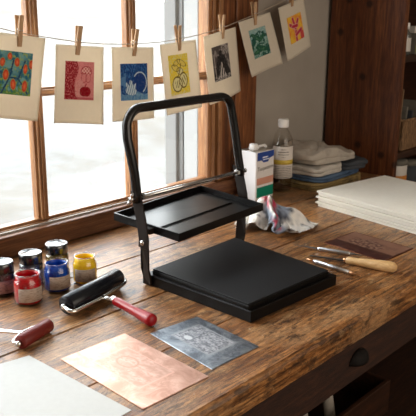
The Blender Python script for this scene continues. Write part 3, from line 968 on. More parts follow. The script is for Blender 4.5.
zq = [V((0.844, 0.751)), V((0.970, 0.745)), V((0.988, 0.921)), V((0.868, 0.935))]
t, q = plate('zinc_plate', 'grey zinc etching plate with a faint engraved picture', 'etching plate', zq, 0.0, 0.0016, zinc)
def zfn(u, v):
    a, c = 0.22 + 0.60 * u, 0.17 + 0.62 * v
    p = zq[3].lerp(zq[2], a).lerp(zq[0].lerp(zq[1], a), c)
    return (p.x, p.y, 0.00165)
def zcol(u, v):
    if u < 0.04 or u > 0.96 or v < 0.04 or v > 0.96: return (0.42, 0.44, 0.47)
    # (u right, v towards the viewer) seated figure, tree and foliage
    n1 = fbm(u * 7 + 3, v * 7, 1.0)
    n2 = fbm(u * 22, v * 22, 5.0)
    c = lerp3((0.26, 0.27, 0.30), (0.50, 0.51, 0.55), 0.5 + n1)
    c = lerp3(c, (0.12, 0.12, 0.14), 0.8 * sst(0.05, 0.5, n2))
    c = lerp3(c, (0.60, 0.60, 0.63), 0.8 * sst(0.10, 0.5, -n2 + 0.4 * n1))
    if math.hypot((u - 0.25), (v - 0.28)) < 0.09: c = (0.70, 0.71, 0.73)
    return c
painted('engraving', zfn, zcol, 60, 80, MT['zinc_art'], t, t.location)

cq = [V((0.674, 0.745)), V((0.822, 0.738)), V((0.834, 0.970)), V((0.686, 0.977))]
copper = etched('copper', (0.56, 0.33, 0.25), (0.44, 0.24, 0.175), (0.66, 0.43, 0.34), 0.32)
t, q = plate('copper_plate', 'large shiny pink copper etching plate beside the white sheet', 'etching plate', cq, 0.0, 0.0018, copper, group=None)
def cfn(u, v):
    a, c = 0.24 + 0.54 * u, 0.20 + 0.58 * v
    p = cq[3].lerp(cq[2], a).lerp(cq[0].lerp(cq[1], a), c)
    return (p.x, p.y, 0.00185)
def ccol(u, v):
    if u < 0.03 or u > 0.97 or v < 0.03 or v > 0.97: return (0.60, 0.34, 0.26)
    n1 = fbm(u * 6 + 9, v * 6, 2.0)
    n2 = fbm(u * 20, v * 20, 8.0)
    c = lerp3((0.44, 0.25, 0.185), (0.60, 0.38, 0.30), 0.5 + n1)
    c = lerp3(c, (0.42, 0.22, 0.16), 0.7 * sst(0.05, 0.5, n2 + 0.5 * n1))
    r = math.hypot((u - 0.55), (v - 0.35) * 1.2)
    c = lerp3(c, (0.36, 0.19, 0.13), 0.8 * (sst(0.17, 0.20, r) - sst(0.20, 0.24, r)))
    return c
painted('engraving', cfn, ccol, 60, 80, MT['cop_art'], t, t.location)

sq = [V((1.548, 0.802)), V((1.691, 0.795)), V((1.711, 0.987)), V((1.570, 0.996))]
copd = etched('dark_copper', (0.25, 0.095, 0.060), (0.13, 0.045, 0.030), (0.40, 0.19, 0.12), 0.42)
t, q = plate('copper_plate', 'small dark reddish copper etching plate lying in front of the paper stack', 'etching plate', sq, 0.0, 0.0016, copd)
def sfn(u, v):
    a, c = 0.0 + 1.0 * u, 0.0 + 1.0 * v
    p = sq[3].lerp(sq[2], 0.03 + a * 0.94).lerp(sq[0].lerp(sq[1], 0.03 + a * 0.94), 0.03 + c * 0.94)
    return (p.x, p.y, 0.00165)
def scol(u, v):
    # u runs away along the bench (left-right in the picture), v towards the viewer
    n1 = fbm(u * 5 + 9, v * 6, 2.0)
    n2 = fbm(u * 16, v * 16, 8.0)
    band = sst(0.33, 0.37, u)
    c = lerp3((0.10, 0.026, 0.020), (0.40, 0.19, 0.12), band)
    r = math.hypot((u - 0.55) * 1.2, (v - 0.45))
    w = band * (1 - sst(0.25, 0.34, r))
    c = lerp3(c, (0.16, 0.06, 0.045), w * sst(-0.05, 0.2, n2))
    c = lerp3(c, (0.55, 0.32, 0.22), w * sst(0.05, 0.25, -n2))
    return lerp3(c, (0.2, 0.08, 0.05), 0.35 * sst(0, 0.3, n1))
painted('engraving', sfn, scol, 60, 80, MT['cop_art'], t, t.location)

b = MB(); b.prism([(0.43, 0.752), (0.660, 0.757), (0.655, 1.030), (0.425, 1.030 + 0.045)], 0.0002, 0.0012)
tag(b.build('paper_sheet', MT['sheet'], base=(0.55, 0.9, 0)), 'blank white sheet of paper lying flat at the lower left of the bench', 'sheet of paper')

# stack of ivory boards
SP = ['lowest', 'second from the bottom', 'third from the bottom', 'third from the top', 'second from the top', 'topmost']
zz = 0.0004
for k in range(6):
    th = (0.0075, 0.0065, 0.0078, 0.0062, 0.0072, 0.0065)[k]
    ang = -math.radians(8.5 + (0.35, -0.3, 0.5, -0.4, 0.3, 0.0)[k])
    ox, oy = (0.003, -0.002, 0.004, -0.0025, 0.003, -0.001)[k], (-0.003, 0.003, -0.003, 0.002, -0.003, 0.001)[k]
    A = V((1.866 + ox, 1.218 + oy))
    ex, ey = V((math.cos(ang), math.sin(ang))), V((math.sin(ang), -math.cos(ang)))
    def bf(u, v, top):
        p = A + ex * 0.345 * u + ey * 0.50 * v
        return V((p.x, p.y, 0))
    b = MB()
    nu, nv = 10, 24
    ring = [(i / nu, 0) for i in range(nu)] + [(1, j / nv) for j in range(nv)] + [(1 - i / nu, 1) for i in range(nu)] + [(0, 1 - j / nv) for j in range(nv)]
    nl = 2
    for s_ in range(nl):
        z0 = zz + th * s_ / nl
        z1 = zz + th * (s_ + 1) / nl - 0.0005
        j_ = [0.0005 * noise.noise(V((k * 9 + s_ * 3, i * 0.4, 0))) for i in range(len(ring))]
        sx = rnd.uniform(-0.001, 0.001)
        p0 = [bf(u, v, 0) + V((sx + j_[i], sx, z0)) for i, (u, v) in enumerate(ring)]
        p1 = [bf(u, v, 0) + V((sx + j_[i], sx, z1)) for i, (u, v) in enumerate(ring)]
        b.hull(p0, p1)
    zz += th + 0.0020
    tag(b.build('paper_board', MT['stack'], base=(A.x, A.y, zz - th)), 'thick ivory board in the paper stack by the bookcase, ' + SP[k], 'paper board', 'ivory boards in the stack')

# ------------------------------------------------------------------ tools
def tool(name, label, cat, p0, p1, parts):
    p0, p1 = V(p0), V(p1)
    d = p1 - p0
    L = d.length
    t = thing(name, label, cat, V(((p0.x + p1.x) / 2, (p0.y + p1.y) / 2, 0)))
    for nm, mm, prof in parts:
        b = MB(); b.lathe([(r, h * L) for r, h in prof], p0, d, 20); child(b, nm, mm, t)
    return t
kn = mat('knurled_steel', (0.66, 0.67, 0.69), 0.3, 1.0)
bump(kn, noise_node(kn, 700, 2), 0.6, 0.0006)
t = tool('etching_scraper', 'steel scraper with a dark blade, the one farthest from the press mat corner', 'engraving tool', (1.486, 1.038, 0.0060), (1.537, 0.860, 0.0062),
     [('grip', kn, [(0, 0.37), (0.0040, 0.37), (0.0052, 0.40), (0.0052, 0.80), (0.0040, 0.84), (0, 0.84)]),
      ('point', MT['steel_d'], [(0, 0.83), (0.0030, 0.83), (0.0026, 0.90), (0.0008, 1.0), (0, 1.0)])])
t['label'] = 'silver scraper with a long dark blade, nearest the crumpled rag'
p0, p1 = V((1.486, 1.038, 0.0060)), V((1.537, 0.860, 0.0062)); d = p1 - p0; nn = V((d.y, -d.x, 0)).normalized(); up = V((0, 0, 1))
b = MB(); b.hull([p0 + up * 0.0004, p0 + nn * 0.0010, p0 - up * 0.0004, p0 - nn * 0.0010], [p0 + d * 0.385 + up * 0.0026, p0 + d * 0.385 + nn * 0.0052, p0 + d * 0.385 - up * 0.0026, p0 + d * 0.385 - nn * 0.0052])
child(b, 'blade', MT['steel_d'], t)
tool('etching_burnisher', 'silver rod-shaped burnisher with copper-coloured tips beside the press corner', 'engraving tool', (1.420, 0.950, 0.0060), (1.410, 0.787, 0.0060),
     [('grip', kn, [(0, 0.14), (0.0038, 0.14), (0.0052, 0.22), (0.0056, 0.40), (0.0050, 0.80), (0, 0.80)]),
      ('tip', MT['brass'], [(0, 0.0), (0.0012, 0.0), (0.0040, 0.141), (0, 0.141)]),
      ('end_cap', MT['brass'], [(0, 0.80), (0.0046, 0.80), (0.0036, 0.86), (0.0012, 0.90), (0.0010, 1.0), (0, 1.0)])])
t = tool('wood_gouge', 'small gouge with a pear-shaped light wooden handle and dark steel blade', 'engraving tool', (1.458, 0.960, 0.004), (1.497, 0.741, 0.0140),
     [('ferrule', MT['brass'], [(0, 0.39), (0.0050, 0.39), (0.0060, 0.43), (0, 0.43)]),
      ('handle', MT['pear'], [(0, 0.425), (0.0070, 0.425), (0.0098, 0.45), (0.0092, 0.50), (0.0090, 0.55), (0.0108, 0.66), (0.0130, 0.80), (0.0140, 0.90), (0.0126, 0.965), (0.0072, 0.995), (0, 1.0)])])
p0, p1 = V((1.453, 0.960, 0.003)), V((1.497, 0.741, 0.0140)); d = p1 - p0; nn = V((d.y, -d.x, 0)).normalized()
b = MB(); b.hull([p0 + up * 0.0010 - nn * 0.003, p0 + up * 0.0010 + nn * 0.003, p0 - up * 0.001 + nn * 0.003, p0 - up * 0.001 - nn * 0.003], [p0 + d * 0.40 + up * 0.0025 - nn * 0.003, p0 + d * 0.40 + up * 0.0025 + nn * 0.003, p0 + d * 0.40 - up * 0.0025 + nn * 0.003, p0 + d * 0.40 - up * 0.0025 - nn * 0.003])
child(b, 'blade', MT['steel_d'], t, bevel=0.0005)

# ------------------------------------------------------------------ solvent tin
t = thing('solvent_tin', 'white rectangular turpentine tin with blue, peach and green label', 'tin', (1.818, 1.426, 0))
x0, x1, y0, y1, h = 1.771, 1.866, 1.393, 1.459, 0.163
b = MB(); b.box((x0, y0, 0), (x1, y1, h)); child(b, 'body', MT['tin'], t, bevel=0.004, seg=3)
b = MB()
b.tube([(x0 + 0.003, y0 + 0.003, h), (x1 - 0.003, y0 + 0.003, h), (x1 - 0.003, y1 - 0.003, h), (x0 + 0.003, y1 - 0.003, h), (x0 + 0.003, y0 + 0.003, h)], 0.0022, 8)
b.box((x0 + 0.004, y0 + 0.004, h - 0.001), (x1 - 0.004, y1 - 0.004, h + 0.0008))
child(b, 'top_rim', MT['tin_top'], t)
b = MB(); b.lathe([(0, 0), (0.0135, 0), (0.0145, 0.002), (0.0145, 0.017), (0.0125, 0.020), (0, 0.020)], (x0 + 0.026, 1.426, h + 0.001), seg=28); child(b, 'cap', MT['white_pl'], t)
b = MB(); b.tube([(x1 - 0.048, 1.426, h + 0.001), (x1 - 0.045, 1.426, h + 0.006), (x1 - 0.038, 1.426, h + 0.009), (x1 - 0.012, 1.426, h + 0.009), (x1 - 0.006, 1.426, h + 0.006), (x1 - 0.004, 1.426, h + 0.001)], 0.0042, 10); child(b, 'carry_handle', MT['white_pl'], t)
yl = y0 - 0.0004
b = MB(); b.box((x0 + 0.005, yl, 0.004), (x1 - 0.003, y0 + 0.0004, 0.160)); lab = child(b, 'label', MT['lb_white'], t)
def lbx(nm, m_, u0, z0_, u1, z1_, dd=0.0003):
    b = MB(); b.box((x0 + u0, yl - dd, z0_), (x0 + u1, yl - 0.00002, z1_)); return sub(b, nm, m_, lab, t.location)
b = MB(); b.hull([(x0 + 0.005, yl - 0.0003, 0.133), (x0 + 0.028, yl - 0.0003, 0.133), (x0 + 0.036, yl - 0.0003, 0.125), (x0 + 0.062, yl - 0.0003, 0.125), (x0 + 0.070, yl - 0.0003, 0.136), (x0 + 0.092, yl - 0.0003, 0.141), (x0 + 0.092, yl - 0.0003, 0.160), (x0 + 0.005, yl - 0.0003, 0.160)],
         [(x0 + 0.005, yl, 0.133), (x0 + 0.028, yl, 0.133), (x0 + 0.036, yl, 0.125), (x0 + 0.062, yl, 0.125), (x0 + 0.070, yl, 0.136), (x0 + 0.092, yl, 0.141), (x0 + 0.092, yl, 0.160), (x0 + 0.005, yl, 0.160)])
sub(b, 'blue_band', MT['lb_blue'], lab, t.location)
lbx('badge', MT['txt_w'], 0.034, 0.133, 0.066, 0.136, 0.0006)
lbx('badge', MT['txt_w'], 0.032, 0.140, 0.060, 0.144, 0.0006)
lbx('peach_band', MT['lb_peach'], 0.005, 0.052, 0.092, 0.075)
lbx('green_band', MT['lb_green'], 0.005, 0.010, 0.092, 0.044)
text_mesh('Turpentine', 0.0185, lambda u, v: (x0 + 0.049 + u, yl - 0.0008, 0.106 + v + u * 0.03), 'lettering', MT['txt'], lab, t.location)

# ------------------------------------------------------------------ clear plastic bottle
t = thing('solvent_bottle', 'tall clear plastic bottle with white screw cap behind the tin', 'bottle', (1.948, 1.420, 0))
c = t.location
R_ = 0.0355
b = MB(); b.lathe([(0, 0.003), (0.028, 0.0), (R_ - 0.002, 0.003), (R_, 0.010), (R_, 0.085), (R_ - 0.001, 0.090), (R_, 0.095), (R_, 0.160), (R_ - 0.002, 0.176), (0.028, 0.195), (0.019, 0.210), (0.0145, 0.217), (0.0135, 0.226), (0.0135, 0.236)], c, seg=40); child(b, 'bottle_body', MT['bottle'], t)
lq = thin_glass('solvent_liquid', (0.88, 0.85, 0.81), ior=1.2)
b = MB(); b.lathe([(0, 0.006), (R_ - 0.004, 0.006), (R_ - 0.002, 0.012), (R_ - 0.002, 0.150), (0, 0.150)], c, seg=36); child(b, 'liquid', lq, t)
b = MB(); b.lathe([(0.0135, 0.222), (0.0175, 0.222), (0.018, 0.224), (0.018, 0.245), (0.016, 0.249), (0, 0.249)], c, seg=32); child(b, 'cap', MT['white_pl'], t)
LB = math.atan2(-0.60, -0.80) + 0.1
def lb_arc(nm, m_, z0_, z1_, e, half, par):
    b = MB(); b.lathe([(R_ + 0.0002, z0_), (R_ + e, z0_ + 0.0002), (R_ + e, z1_ - 0.0002), (R_ + 0.0002, z1_)], c, seg=24, arc=(LB - half, LB + half))
    return b.build(nm, m_, par, base=t.location)
lab = lb_arc('label', MT['lb_cream'], 0.050, 0.160, 0.0006, 1.25, t)
lb_arc('yellow_band', MT['lb_yel'], 0.098, 0.114, 0.0010, 1.25, lab)
def cyl(u, v, z): 
    a = LB + u / R_
    return (c.x + (R_ + 0.0013) * math.cos(a), c.y + (R_ + 0.0013) * math.sin(a), z + v)
for zc_, hw, hh_ in ((0.1500, 0.0085, 0.0022), (0.1415, 0.0185, 0.0032), (0.1325, 0.0185, 0.0022), (0.1240, 0.0060, 0.0018)):
    b = MB()
    u_ = -hw
    while u_ < hw:
        w_ = rnd.uniform(0.0012, 0.0022)
        h_ = hh_ * rnd.uniform(0.75, 1.1)
        b.grid(lambda p, q: V(cyl(u_ + w_ * p, (q - 0.5) * h_, zc_)), 2, 1)
        u_ += w_ + 0.0005
    b.build('printed_line', MT['txt'], lab, base=t.location, fix=False)
for k in range(7):
    zq_ = 0.090 - 0.006 * k
    b = MB(); b.lathe([(R_ + 0.0007, zq_), (R_ + 0.0010, zq_ + 0.0002), (R_ + 0.0010, zq_ + 0.0012), (R_ + 0.0007, zq_ + 0.0014)], c, seg=20, arc=(LB - 0.9, LB + 0.9))
    b.build('printed_line', MT['txt'], lab, base=t.location)

# ------------------------------------------------------------------ folded cloths
def folded(name, label, cx, cy, z0, w, d_, th, layers, rot, m, seed, amp=0.010, tilt=0.0, peak=0.0):
    c = V((cx, cy, z0))
    b = MB()
    ca, sa = math.cos(rot), math.sin(rot)
    for L_ in range(layers):
        h0 = th * L_ / layers + 0.0005
        hh = th / layers - 0.001
        nu, nv = 44, 14
        sx = rnd.uniform(-0.006, 0.006)
        def fn(u, v, L_=L_, h0=h0, hh=hh, sx=sx):
            # u around the outline, v from the bottom centre over the edge to the top centre
            a = 2 * PI * u
            e = 0.42
            x = math.copysign(abs(math.cos(a)) ** e, math.cos(a))
            y = math.copysign(abs(math.sin(a)) ** e, math.sin(a))
            if v < 0.3: s_, zc = 1.0 * v / 0.3 * 0.96, 0.0
            elif v < 0.7:
                q_ = (v - 0.3) / 0.4 * PI
                s_, zc = 0.96 + 0.04 * math.sin(q_), 0.5 - 0.5 * math.cos(q_)
            else: s_, zc = (1 - v) / 0.3 * 0.96, 1.0
            px, py = x * s_ * w / 2, y * s_ * d_ / 2
            wob = amp * fbm(px * 14 + seed, py * 14, seed + L_ * 2.0)
            px2 = px + sx + 0.6 * wob * s_
            py2 = py + 0.6 * amp * fbm(py * 14 + seed, px * 14, seed + 9.0) * s_
            top = peak * max(0, 1 - (abs(px + w * 0.18) / (w * 0.45)) ** 1.5) * (0.5 + 0.5 * (L_ + zc) / layers)
            cr_ = max(0.0, 1 - abs(3.0 * noise.noise(V((px * 16 + seed, py * 9, seed))))) * amp * 0.55
            z = h0 + cr_ * zc * (L_ + zc) / layers + zc * hh * (1 + 0.4 * fbm(px * 22, py * 22, seed + L_)) + (top + 0.8 * abs(wob) * zc) * (L_ + zc) / layers
            return V((cx + ca * px2 - sa * py2, cy + sa * px2 + ca * py2, z0 + max(z, 0.0005)))
        b.grid(fn, nu, nv)
    o = b.build(name, m, base=c)
    return tag(o, label, 'cloth', 'folded cloths by the bookcase')
folded('folded_cloth', 'ochre folded cloth at the bottom of the cloth pile', 2.150, 1.395, 0.0003, 0.30, 0.20, 0.026, 3, -0.05, MT['c_ochre'], 3.0, 0.004)
folded('folded_cloth', 'faded blue folded cloth lying on the ochre one', 2.150, 1.395, 0.0300, 0.29, 0.20, 0.020, 2, 0.03, MT['c_blue'], 8.0, 0.005)
folded('folded_cloth', 'dark slate folded cloth at the right end of the pile above the blue one', 2.245, 1.370, 0.0520, 0.13, 0.18, 0.026, 2, -0.25, MT['c_dark'], 14.0, 0.007)
folded('folded_cloth', 'off-white folded cloth on the left half of the blue one', 2.085, 1.395, 0.0520, 0.175, 0.18, 0.026, 2, 0.02, MT['c_white'], 21.0, 0.014)
folded('folded_cloth', 'rumpled beige linen cloth with a raised peak, topmost of the pile', 2.140, 1.400, 0.0870, 0.26, 0.18, 0.018, 2, -0.12, MT['c_beige'], 30.0, 0.026, peak=0.030)

# ------------------------------------------------------------------ crumpled rag with paint stains
RC = V((1.588, 1.166, 0.0))
RS, RD = V((0.67, -0.742)), V((0.742, 0.67))     # along the rag, and across it
# shape of a dropped, crumpled square of cloth: rows of x, y, z in millimetres
RAG_MM = [
    -229, 19, 10, -221, 16, 7, -213, 11, 8, -202, 8, 6, -193, 1, 7, -183, 7, 6, -173, 15, 5, -161, 17, 5, -148, 17, 7, -138, 19, 6, -134, 27, 6, -125, 24, 9, -116, 25, 16, -107, 27, 17, -99, 29, 18, -92, 31, 13, -87, 32, 8, -84, 24, 12, -78, 17, 8, -68, 10, 7, -59, 7, 10, -55, 6, 15, -46, 6, 18, -42, 3, 20, -44, -5, 18, -45, -16, 15, -40, -27, 14, -33, -32, 20, -28, -40, 18, -21, -45, 12, -11, -48, 9, -4, -57, 6, 4, -63, 10,
    -227, 26, 9, -219, 21, 8, -208, 16, 8, -199, 13, 11, -189, 5, 13, -179, 4, 10, -169, 10, 10, -160, 19, 11, -150, 25, 8, -140, 24, 11, -133, 28, 13, -124, 33, 11, -115, 32, 14, -106, 33, 14, -98, 33, 15, -91, 30, 18, -84, 33, 12, -79, 29, 10, -73, 22, 11, -66, 16, 7, -56, 12, 6, -50, 11, 13, -41, 8, 12, -35, 4, 17, -39, -4, 13, -40, -14, 10, -35, -25, 9, -29, -31, 16, -23, -39, 21, -18, -48, 18, -8, -50, 13, 2, -52, 6, 9, -58, 5,
    -223, 33, 12, -215, 27, 8, -204, 23, 5, -194, 17, 9, -185, 13, 16, -178, 7, 19, -168, 10, 17, -158, 19, 17, -149, 28, 15, -140, 34, 14, -131, 33, 20, -123, 39, 17, -115, 39, 19, -106, 40, 19, -98, 40, 19, -89, 35, 22, -81, 32, 19, -73, 32, 13, -70, 29, 7, -62, 21, 9, -54, 20, 6, -44, 15, 8, -34, 13, 12, -28, 4, 17, -33, -6, 18, -35, -14, 15, -27, -20, 10, -22, -27, 15, -16, -36, 18, -11, -44, 22, -4, -53, 18, 6, -55, 11, 15, -53, 6,
    -218, 41, 7, -210, 34, 10, -199, 28, 11, -188, 23, 6, -179, 16, 13, -174, 13, 24, -164, 11, 24, -157, 19, 22, -150, 30, 21, -141, 40, 20, -129, 42, 23, -120, 41, 25, -113, 47, 21, -104, 43, 25, -94, 44, 23, -86, 39, 25, -77, 34, 25, -69, 31, 19, -65, 34, 9, -60, 29, 7, -51, 26, 9, -43, 22, 8, -35, 19, 16, -34, 9, 23, -35, -3, 25, -30, -15, 23, -20, -18, 16, -14, -24, 15, -9, -33, 17, -3, -40, 20, 3, -46, 19, 11, -54, 15, 19, -57, 11,
    -211, 47, 10, -204, 42, 7, -194, 36, 12, -183, 30, 10, -176, 24, 14, -169, 20, 24, -162, 16, 30, -151, 17, 26, -143, 25, 24, -137, 37, 27, -127, 44, 31, -116, 46, 31, -109, 50, 29, -99, 50, 29, -90, 46, 30, -82, 45, 27, -74, 39, 29, -66, 35, 24, -61, 36, 16, -58, 38, 7, -47, 33, 5, -41, 29, 11, -41, 23, 21, -38, 13, 28, -32, 2, 29, -24, -9, 27, -14, -16, 23, -7, -20, 14, -2, -29, 17, 4, -36, 18, 10, -42, 22, 16, -52, 22, 24, -56, 17,
    -204, 52, 9, -198, 47, 10, -189, 41, 10, -180, 36, 14, -172, 31, 19, -169, 27, 26, -158, 24, 30, -149, 21, 33, -139, 22, 31, -132, 31, 32, -122, 38, 34, -113, 43, 39, -104, 46, 36, -95, 53, 36, -85, 49, 36, -77, 48, 32, -70, 48, 27, -61, 40, 26, -55, 39, 18, -52, 43, 9, -44, 42, 5, -39, 36, 11, -35, 29, 21, -29, 18, 26, -24, 7, 25, -18, -3, 23, -8, -12, 23, 0, -19, 19, 5, -26, 13, 11, -31, 18, 18, -38, 20, 23, -47, 23, 31, -55, 21,
    -200, 58, 8, -193, 54, 14, -185, 47, 13, -176, 43, 14, -168, 38, 20, -166, 34, 30, -157, 29, 34, -147, 28, 36, -139, 21, 39, -128, 23, 37, -117, 31, 36, -109, 36, 39, -100, 41, 42, -90, 47, 42, -78, 50, 41, -70, 47, 37, -64, 52, 30, -56, 46, 26, -50, 44, 20, -45, 44, 13, -39, 48, 7, -33, 39, 7, -29, 30, 13, -24, 20, 19, -20, 11, 20, -15, 1, 16, -5, -7, 16, 4, -14, 14, 11, -21, 13, 18, -27, 13, 25, -34, 19, 31, -42, 17, 38, -48, 21,
    -195, 64, 5, -188, 61, 11, -180, 55, 12, -173, 50, 19, -163, 44, 21, -158, 39, 29, -154, 35, 39, -144, 30, 43, -133, 28, 42, -123, 22, 42, -113, 23, 37, -104, 27, 37, -95, 33, 41, -85, 39, 42, -75, 43, 43, -64, 45, 41, -57, 49, 35, -48, 48, 30, -42, 44, 24, -37, 46, 19, -31, 49, 13, -25, 43, 8, -22, 33, 11, -18, 22, 13, -14, 12, 16, -9, 6, 12, 0, -1, 11, 8, -9, 9, 17, -16, 9, 23, -23, 13, 31, -32, 12, 39, -37, 15, 45, -44, 15,
    -190, 73, 6, -182, 67, 8, -173, 60, 9, -166, 53, 15, -158, 49, 24, -150, 43, 29, -146, 40, 38, -140, 36, 48, -129, 31, 49, -118, 28, 47, -109, 23, 45, -99, 23, 39, -91, 29, 37, -81, 31, 40, -72, 36, 38, -60, 38, 40, -53, 42, 35, -44, 44, 36, -36, 42, 31, -29, 45, 25, -23, 46, 19, -17, 46, 13, -18, 37, 17, -13, 27, 17, -8, 16, 17, -1, 9, 15, 6, 4, 6, 14, -3, 9, 23, -10, 12, 30, -18, 14, 37, -26, 9, 45, -33, 11, 52, -38, 16,
    -187, 78, 9, -177, 73, 11, -167, 65, 11, -158, 57, 13, -151, 51, 21, -145, 48, 31, -138, 43, 37, -132, 41, 46, -125, 36, 54, -114, 30, 54, -104, 27, 50, -96, 21, 46, -87, 20, 37, -76, 25, 35, -67, 29, 38, -58, 31, 35, -49, 33, 34, -41, 36, 35, -32, 39, 37, -23, 42, 32, -16, 45, 26, -8, 46, 20, -10, 38, 22, -6, 31, 18, -3, 21, 17, 3, 15, 13, 12, 8, 9, 21, 2, 8, 28, -4, 12, 34, -13, 10, 43, -20, 12, 51, -28, 13, 58, -35, 11,
    -182, 84, 11, -175, 78, 16, -164, 70, 15, -153, 63, 14, -146, 57, 20, -138, 52, 28, -132, 49, 38, -124, 44, 44, -117, 41, 51, -108, 35, 57, -98, 29, 54, -90, 26, 48, -82, 19, 44, -73, 19, 37, -62, 23, 37, -54, 25, 37, -44, 24, 34, -38, 29, 37, -28, 32, 36, -19, 37, 37, -11, 44, 35, 0, 44, 28, 0, 36, 28, -1, 28, 24, 4, 23, 19, 8, 23, 10, 16, 15, 6, 26, 10, 6, 34, 1, 6, 39, -8, 6, 47, -17, 6, 56, -25, 9, 64, -30, 11,
    -175, 89, 7, -168, 85, 14, -159, 77, 17, -149, 68, 16, -138, 59, 16, -130, 56, 25, -124, 53, 35, -118, 51, 45, -110, 44, 49, -101, 42, 57, -91, 35, 57, -84, 28, 52, -75, 23, 47, -70, 16, 42, -58, 15, 38, -49, 20, 42, -39, 19, 39, -32, 24, 42, -24, 26, 40, -14, 30, 39, -5, 38, 40, 6, 40, 36, 9, 33, 32, 5, 24, 29, 11, 24, 21, 15, 25, 13, 20, 23, 6, 29, 15, 9, 38, 6, 11, 45, -3, 11, 53, -10, 7, 61, -19, 5, 70, -26, 8,
    -170, 95, 10, -163, 87, 10, -155, 79, 12, -144, 72, 16, -135, 66, 21, -124, 60, 24, -117, 57, 30, -110, 53, 41, -103, 50, 50, -95, 44, 52, -85, 40, 57, -78, 31, 58, -72, 23, 53, -64, 15, 47, -56, 11, 45, -44, 13, 44, -34, 16, 47, -25, 18, 46, -19, 24, 48, -9, 23, 43, -2, 32, 47, 10, 34, 43, 14, 27, 37, 13, 18, 31, 20, 23, 23, 23, 27, 15, 28, 29, 6, 36, 20, 7, 42, 11, 14, 51, 2, 16, 60, -3, 10, 68, -12, 9, 74, -19, 7,
    -162, 97, 6, -156, 92, 11, -149, 83, 9, -139, 75, 11, -129, 69, 17, -120, 66, 26, -111, 62, 29, -103, 58, 37, -96, 57, 49, -89, 48, 51, -81, 38, 50, -72, 33, 56, -67, 24, 59, -59, 15, 56, -53, 5, 51, -41, 4, 48, -32, 10, 53, -21, 12, 52, -13, 20, 55, -5, 18, 51, 2, 25, 53, 8, 26, 45, 17, 21, 41, 22, 17, 34, 25, 24, 27, 30, 32, 18, 36, 33, 8, 43, 24, 7, 51, 17, 13, 57, 9, 16, 66, 2, 14, 75, -6, 10, 80, -13, 6,
    -155, 101, 8, -150, 95, 6, -143, 88, 10, -134, 81, 11, -126, 76, 18, -116, 72, 25, -108, 68, 34, -98, 64, 38, -89, 59, 44, -81, 51, 52, -74, 41, 51, -66, 33, 49, -60, 26, 55, -54, 16, 59, -49, 4, 60, -38, -1, 56, -27, 3, 57, -19, 10, 61, -9, 13, 60, -2, 14, 59, 6, 17, 56, 11, 18, 50, 18, 17, 45, 27, 21, 40, 30, 25, 31, 37, 30, 23, 43, 29, 14, 51, 27, 5, 59, 21, 9, 65, 14, 12, 74, 8, 14, 82, 1, 9, 87, -6, 7,
    -150, 105, 7, -143, 99, 7, -137, 92, 8, -128, 85, 11, -120, 78, 14, -112, 77, 23, -102, 75, 31, -93, 71, 38, -83, 64, 45, -73, 56, 50, -66, 46, 53, -59, 38, 51, -53, 30, 54, -48, 19, 57, -42, 8, 60, -35, 1, 65, -23, 0, 63, -13, 3, 64, -6, 4, 64, 3, 6, 62, 9, 9, 61, 16, 12, 57, 23, 18, 52, 31, 19, 44, 36, 18, 33, 43, 24, 26, 49, 28, 20, 57, 30, 11, 66, 28, 8, 72, 21, 8, 81, 13, 7, 90, 6, 10, 95, 0, 5,
    -144, 109, 7, -137, 104, 6, -130, 96, 6, -122, 89, 9, -114, 83, 14, -105, 75, 17, -97, 74, 23, -89, 69, 31, -80, 62, 38, -69, 57, 43, -59, 51, 49, -52, 42, 52, -46, 33, 53, -41, 23, 58, -37, 14, 63, -29, 7, 68, -20, 0, 71, -12, -5, 68, -2, -5, 66, 8, -3, 66, 16, 3, 66, 21, 9, 63, 28, 12, 57, 34, 12, 46, 40, 19, 39, 47, 27, 33, 53, 34, 25, 60, 37, 17, 69, 31, 15, 80, 24, 13, 87, 17, 7, 96, 10, 6, 103, 4, 8,
    -139, 115, 10, -131, 109, 8, -125, 103, 8, -117, 94, 10, -109, 87, 10, -99, 79, 13, -91, 71, 16, -83, 68, 25, -75, 66, 34, -65, 60, 39, -55, 53, 43, -48, 43, 45, -40, 34, 50, -35, 26, 59, -34, 19, 69, -30, 9, 76, -20, 0, 78, -14, -6, 75, -2, -7, 74, 11, -7, 72, 22, -3, 71, 28, 5, 70, 32, 9, 61, 38, 16, 53, 45, 18, 44, 51, 26, 39, 59, 34, 31, 66, 40, 23, 74, 37, 17, 83, 31, 11, 93, 22, 9, 103, 15, 8, 110, 9, 5,
    -136, 122, 8, -126, 117, 7, -119, 109, 7, -111, 101, 8, -103, 92, 5, -94, 84, 9, -85, 79, 15, -77, 72, 21, -70, 63, 26, -59, 61, 32, -49, 57, 40, -42, 49, 47, -36, 39, 53, -30, 29, 59, -25, 19, 67, -22, 12, 78, -18, 3, 86, -14, 2, 80, -2, 3, 78, 11, 3, 75, 21, 1, 77, 31, 7, 77, 37, 12, 69, 44, 13, 58, 49, 17, 50, 56, 24, 41, 64, 30, 31, 73, 36, 25, 81, 41, 19, 88, 35, 13, 97, 27, 9, 107, 21, 6, 116, 16, 8,
    -133, 128, 11, -124, 123, 12, -114, 116, 9, -106, 108, 7, -97, 100, 8, -88, 92, 10, -80, 84, 11, -72, 74, 13, -63, 66, 19, -53, 61, 25, -44, 54, 32, -36, 48, 41, -30, 39, 50, -26, 33, 61, -21, 26, 70, -18, 19, 81, -12, 12, 88, -10, 9, 79, -1, 9, 83, 11, 11, 81, 18, 11, 79, 27, 14, 74, 39, 16, 71, 49, 16, 65, 55, 19, 55, 61, 25, 46, 68, 31, 37, 78, 35, 29, 86, 35, 22, 94, 37, 15, 102, 33, 9, 112, 27, 8, 121, 23, 5,
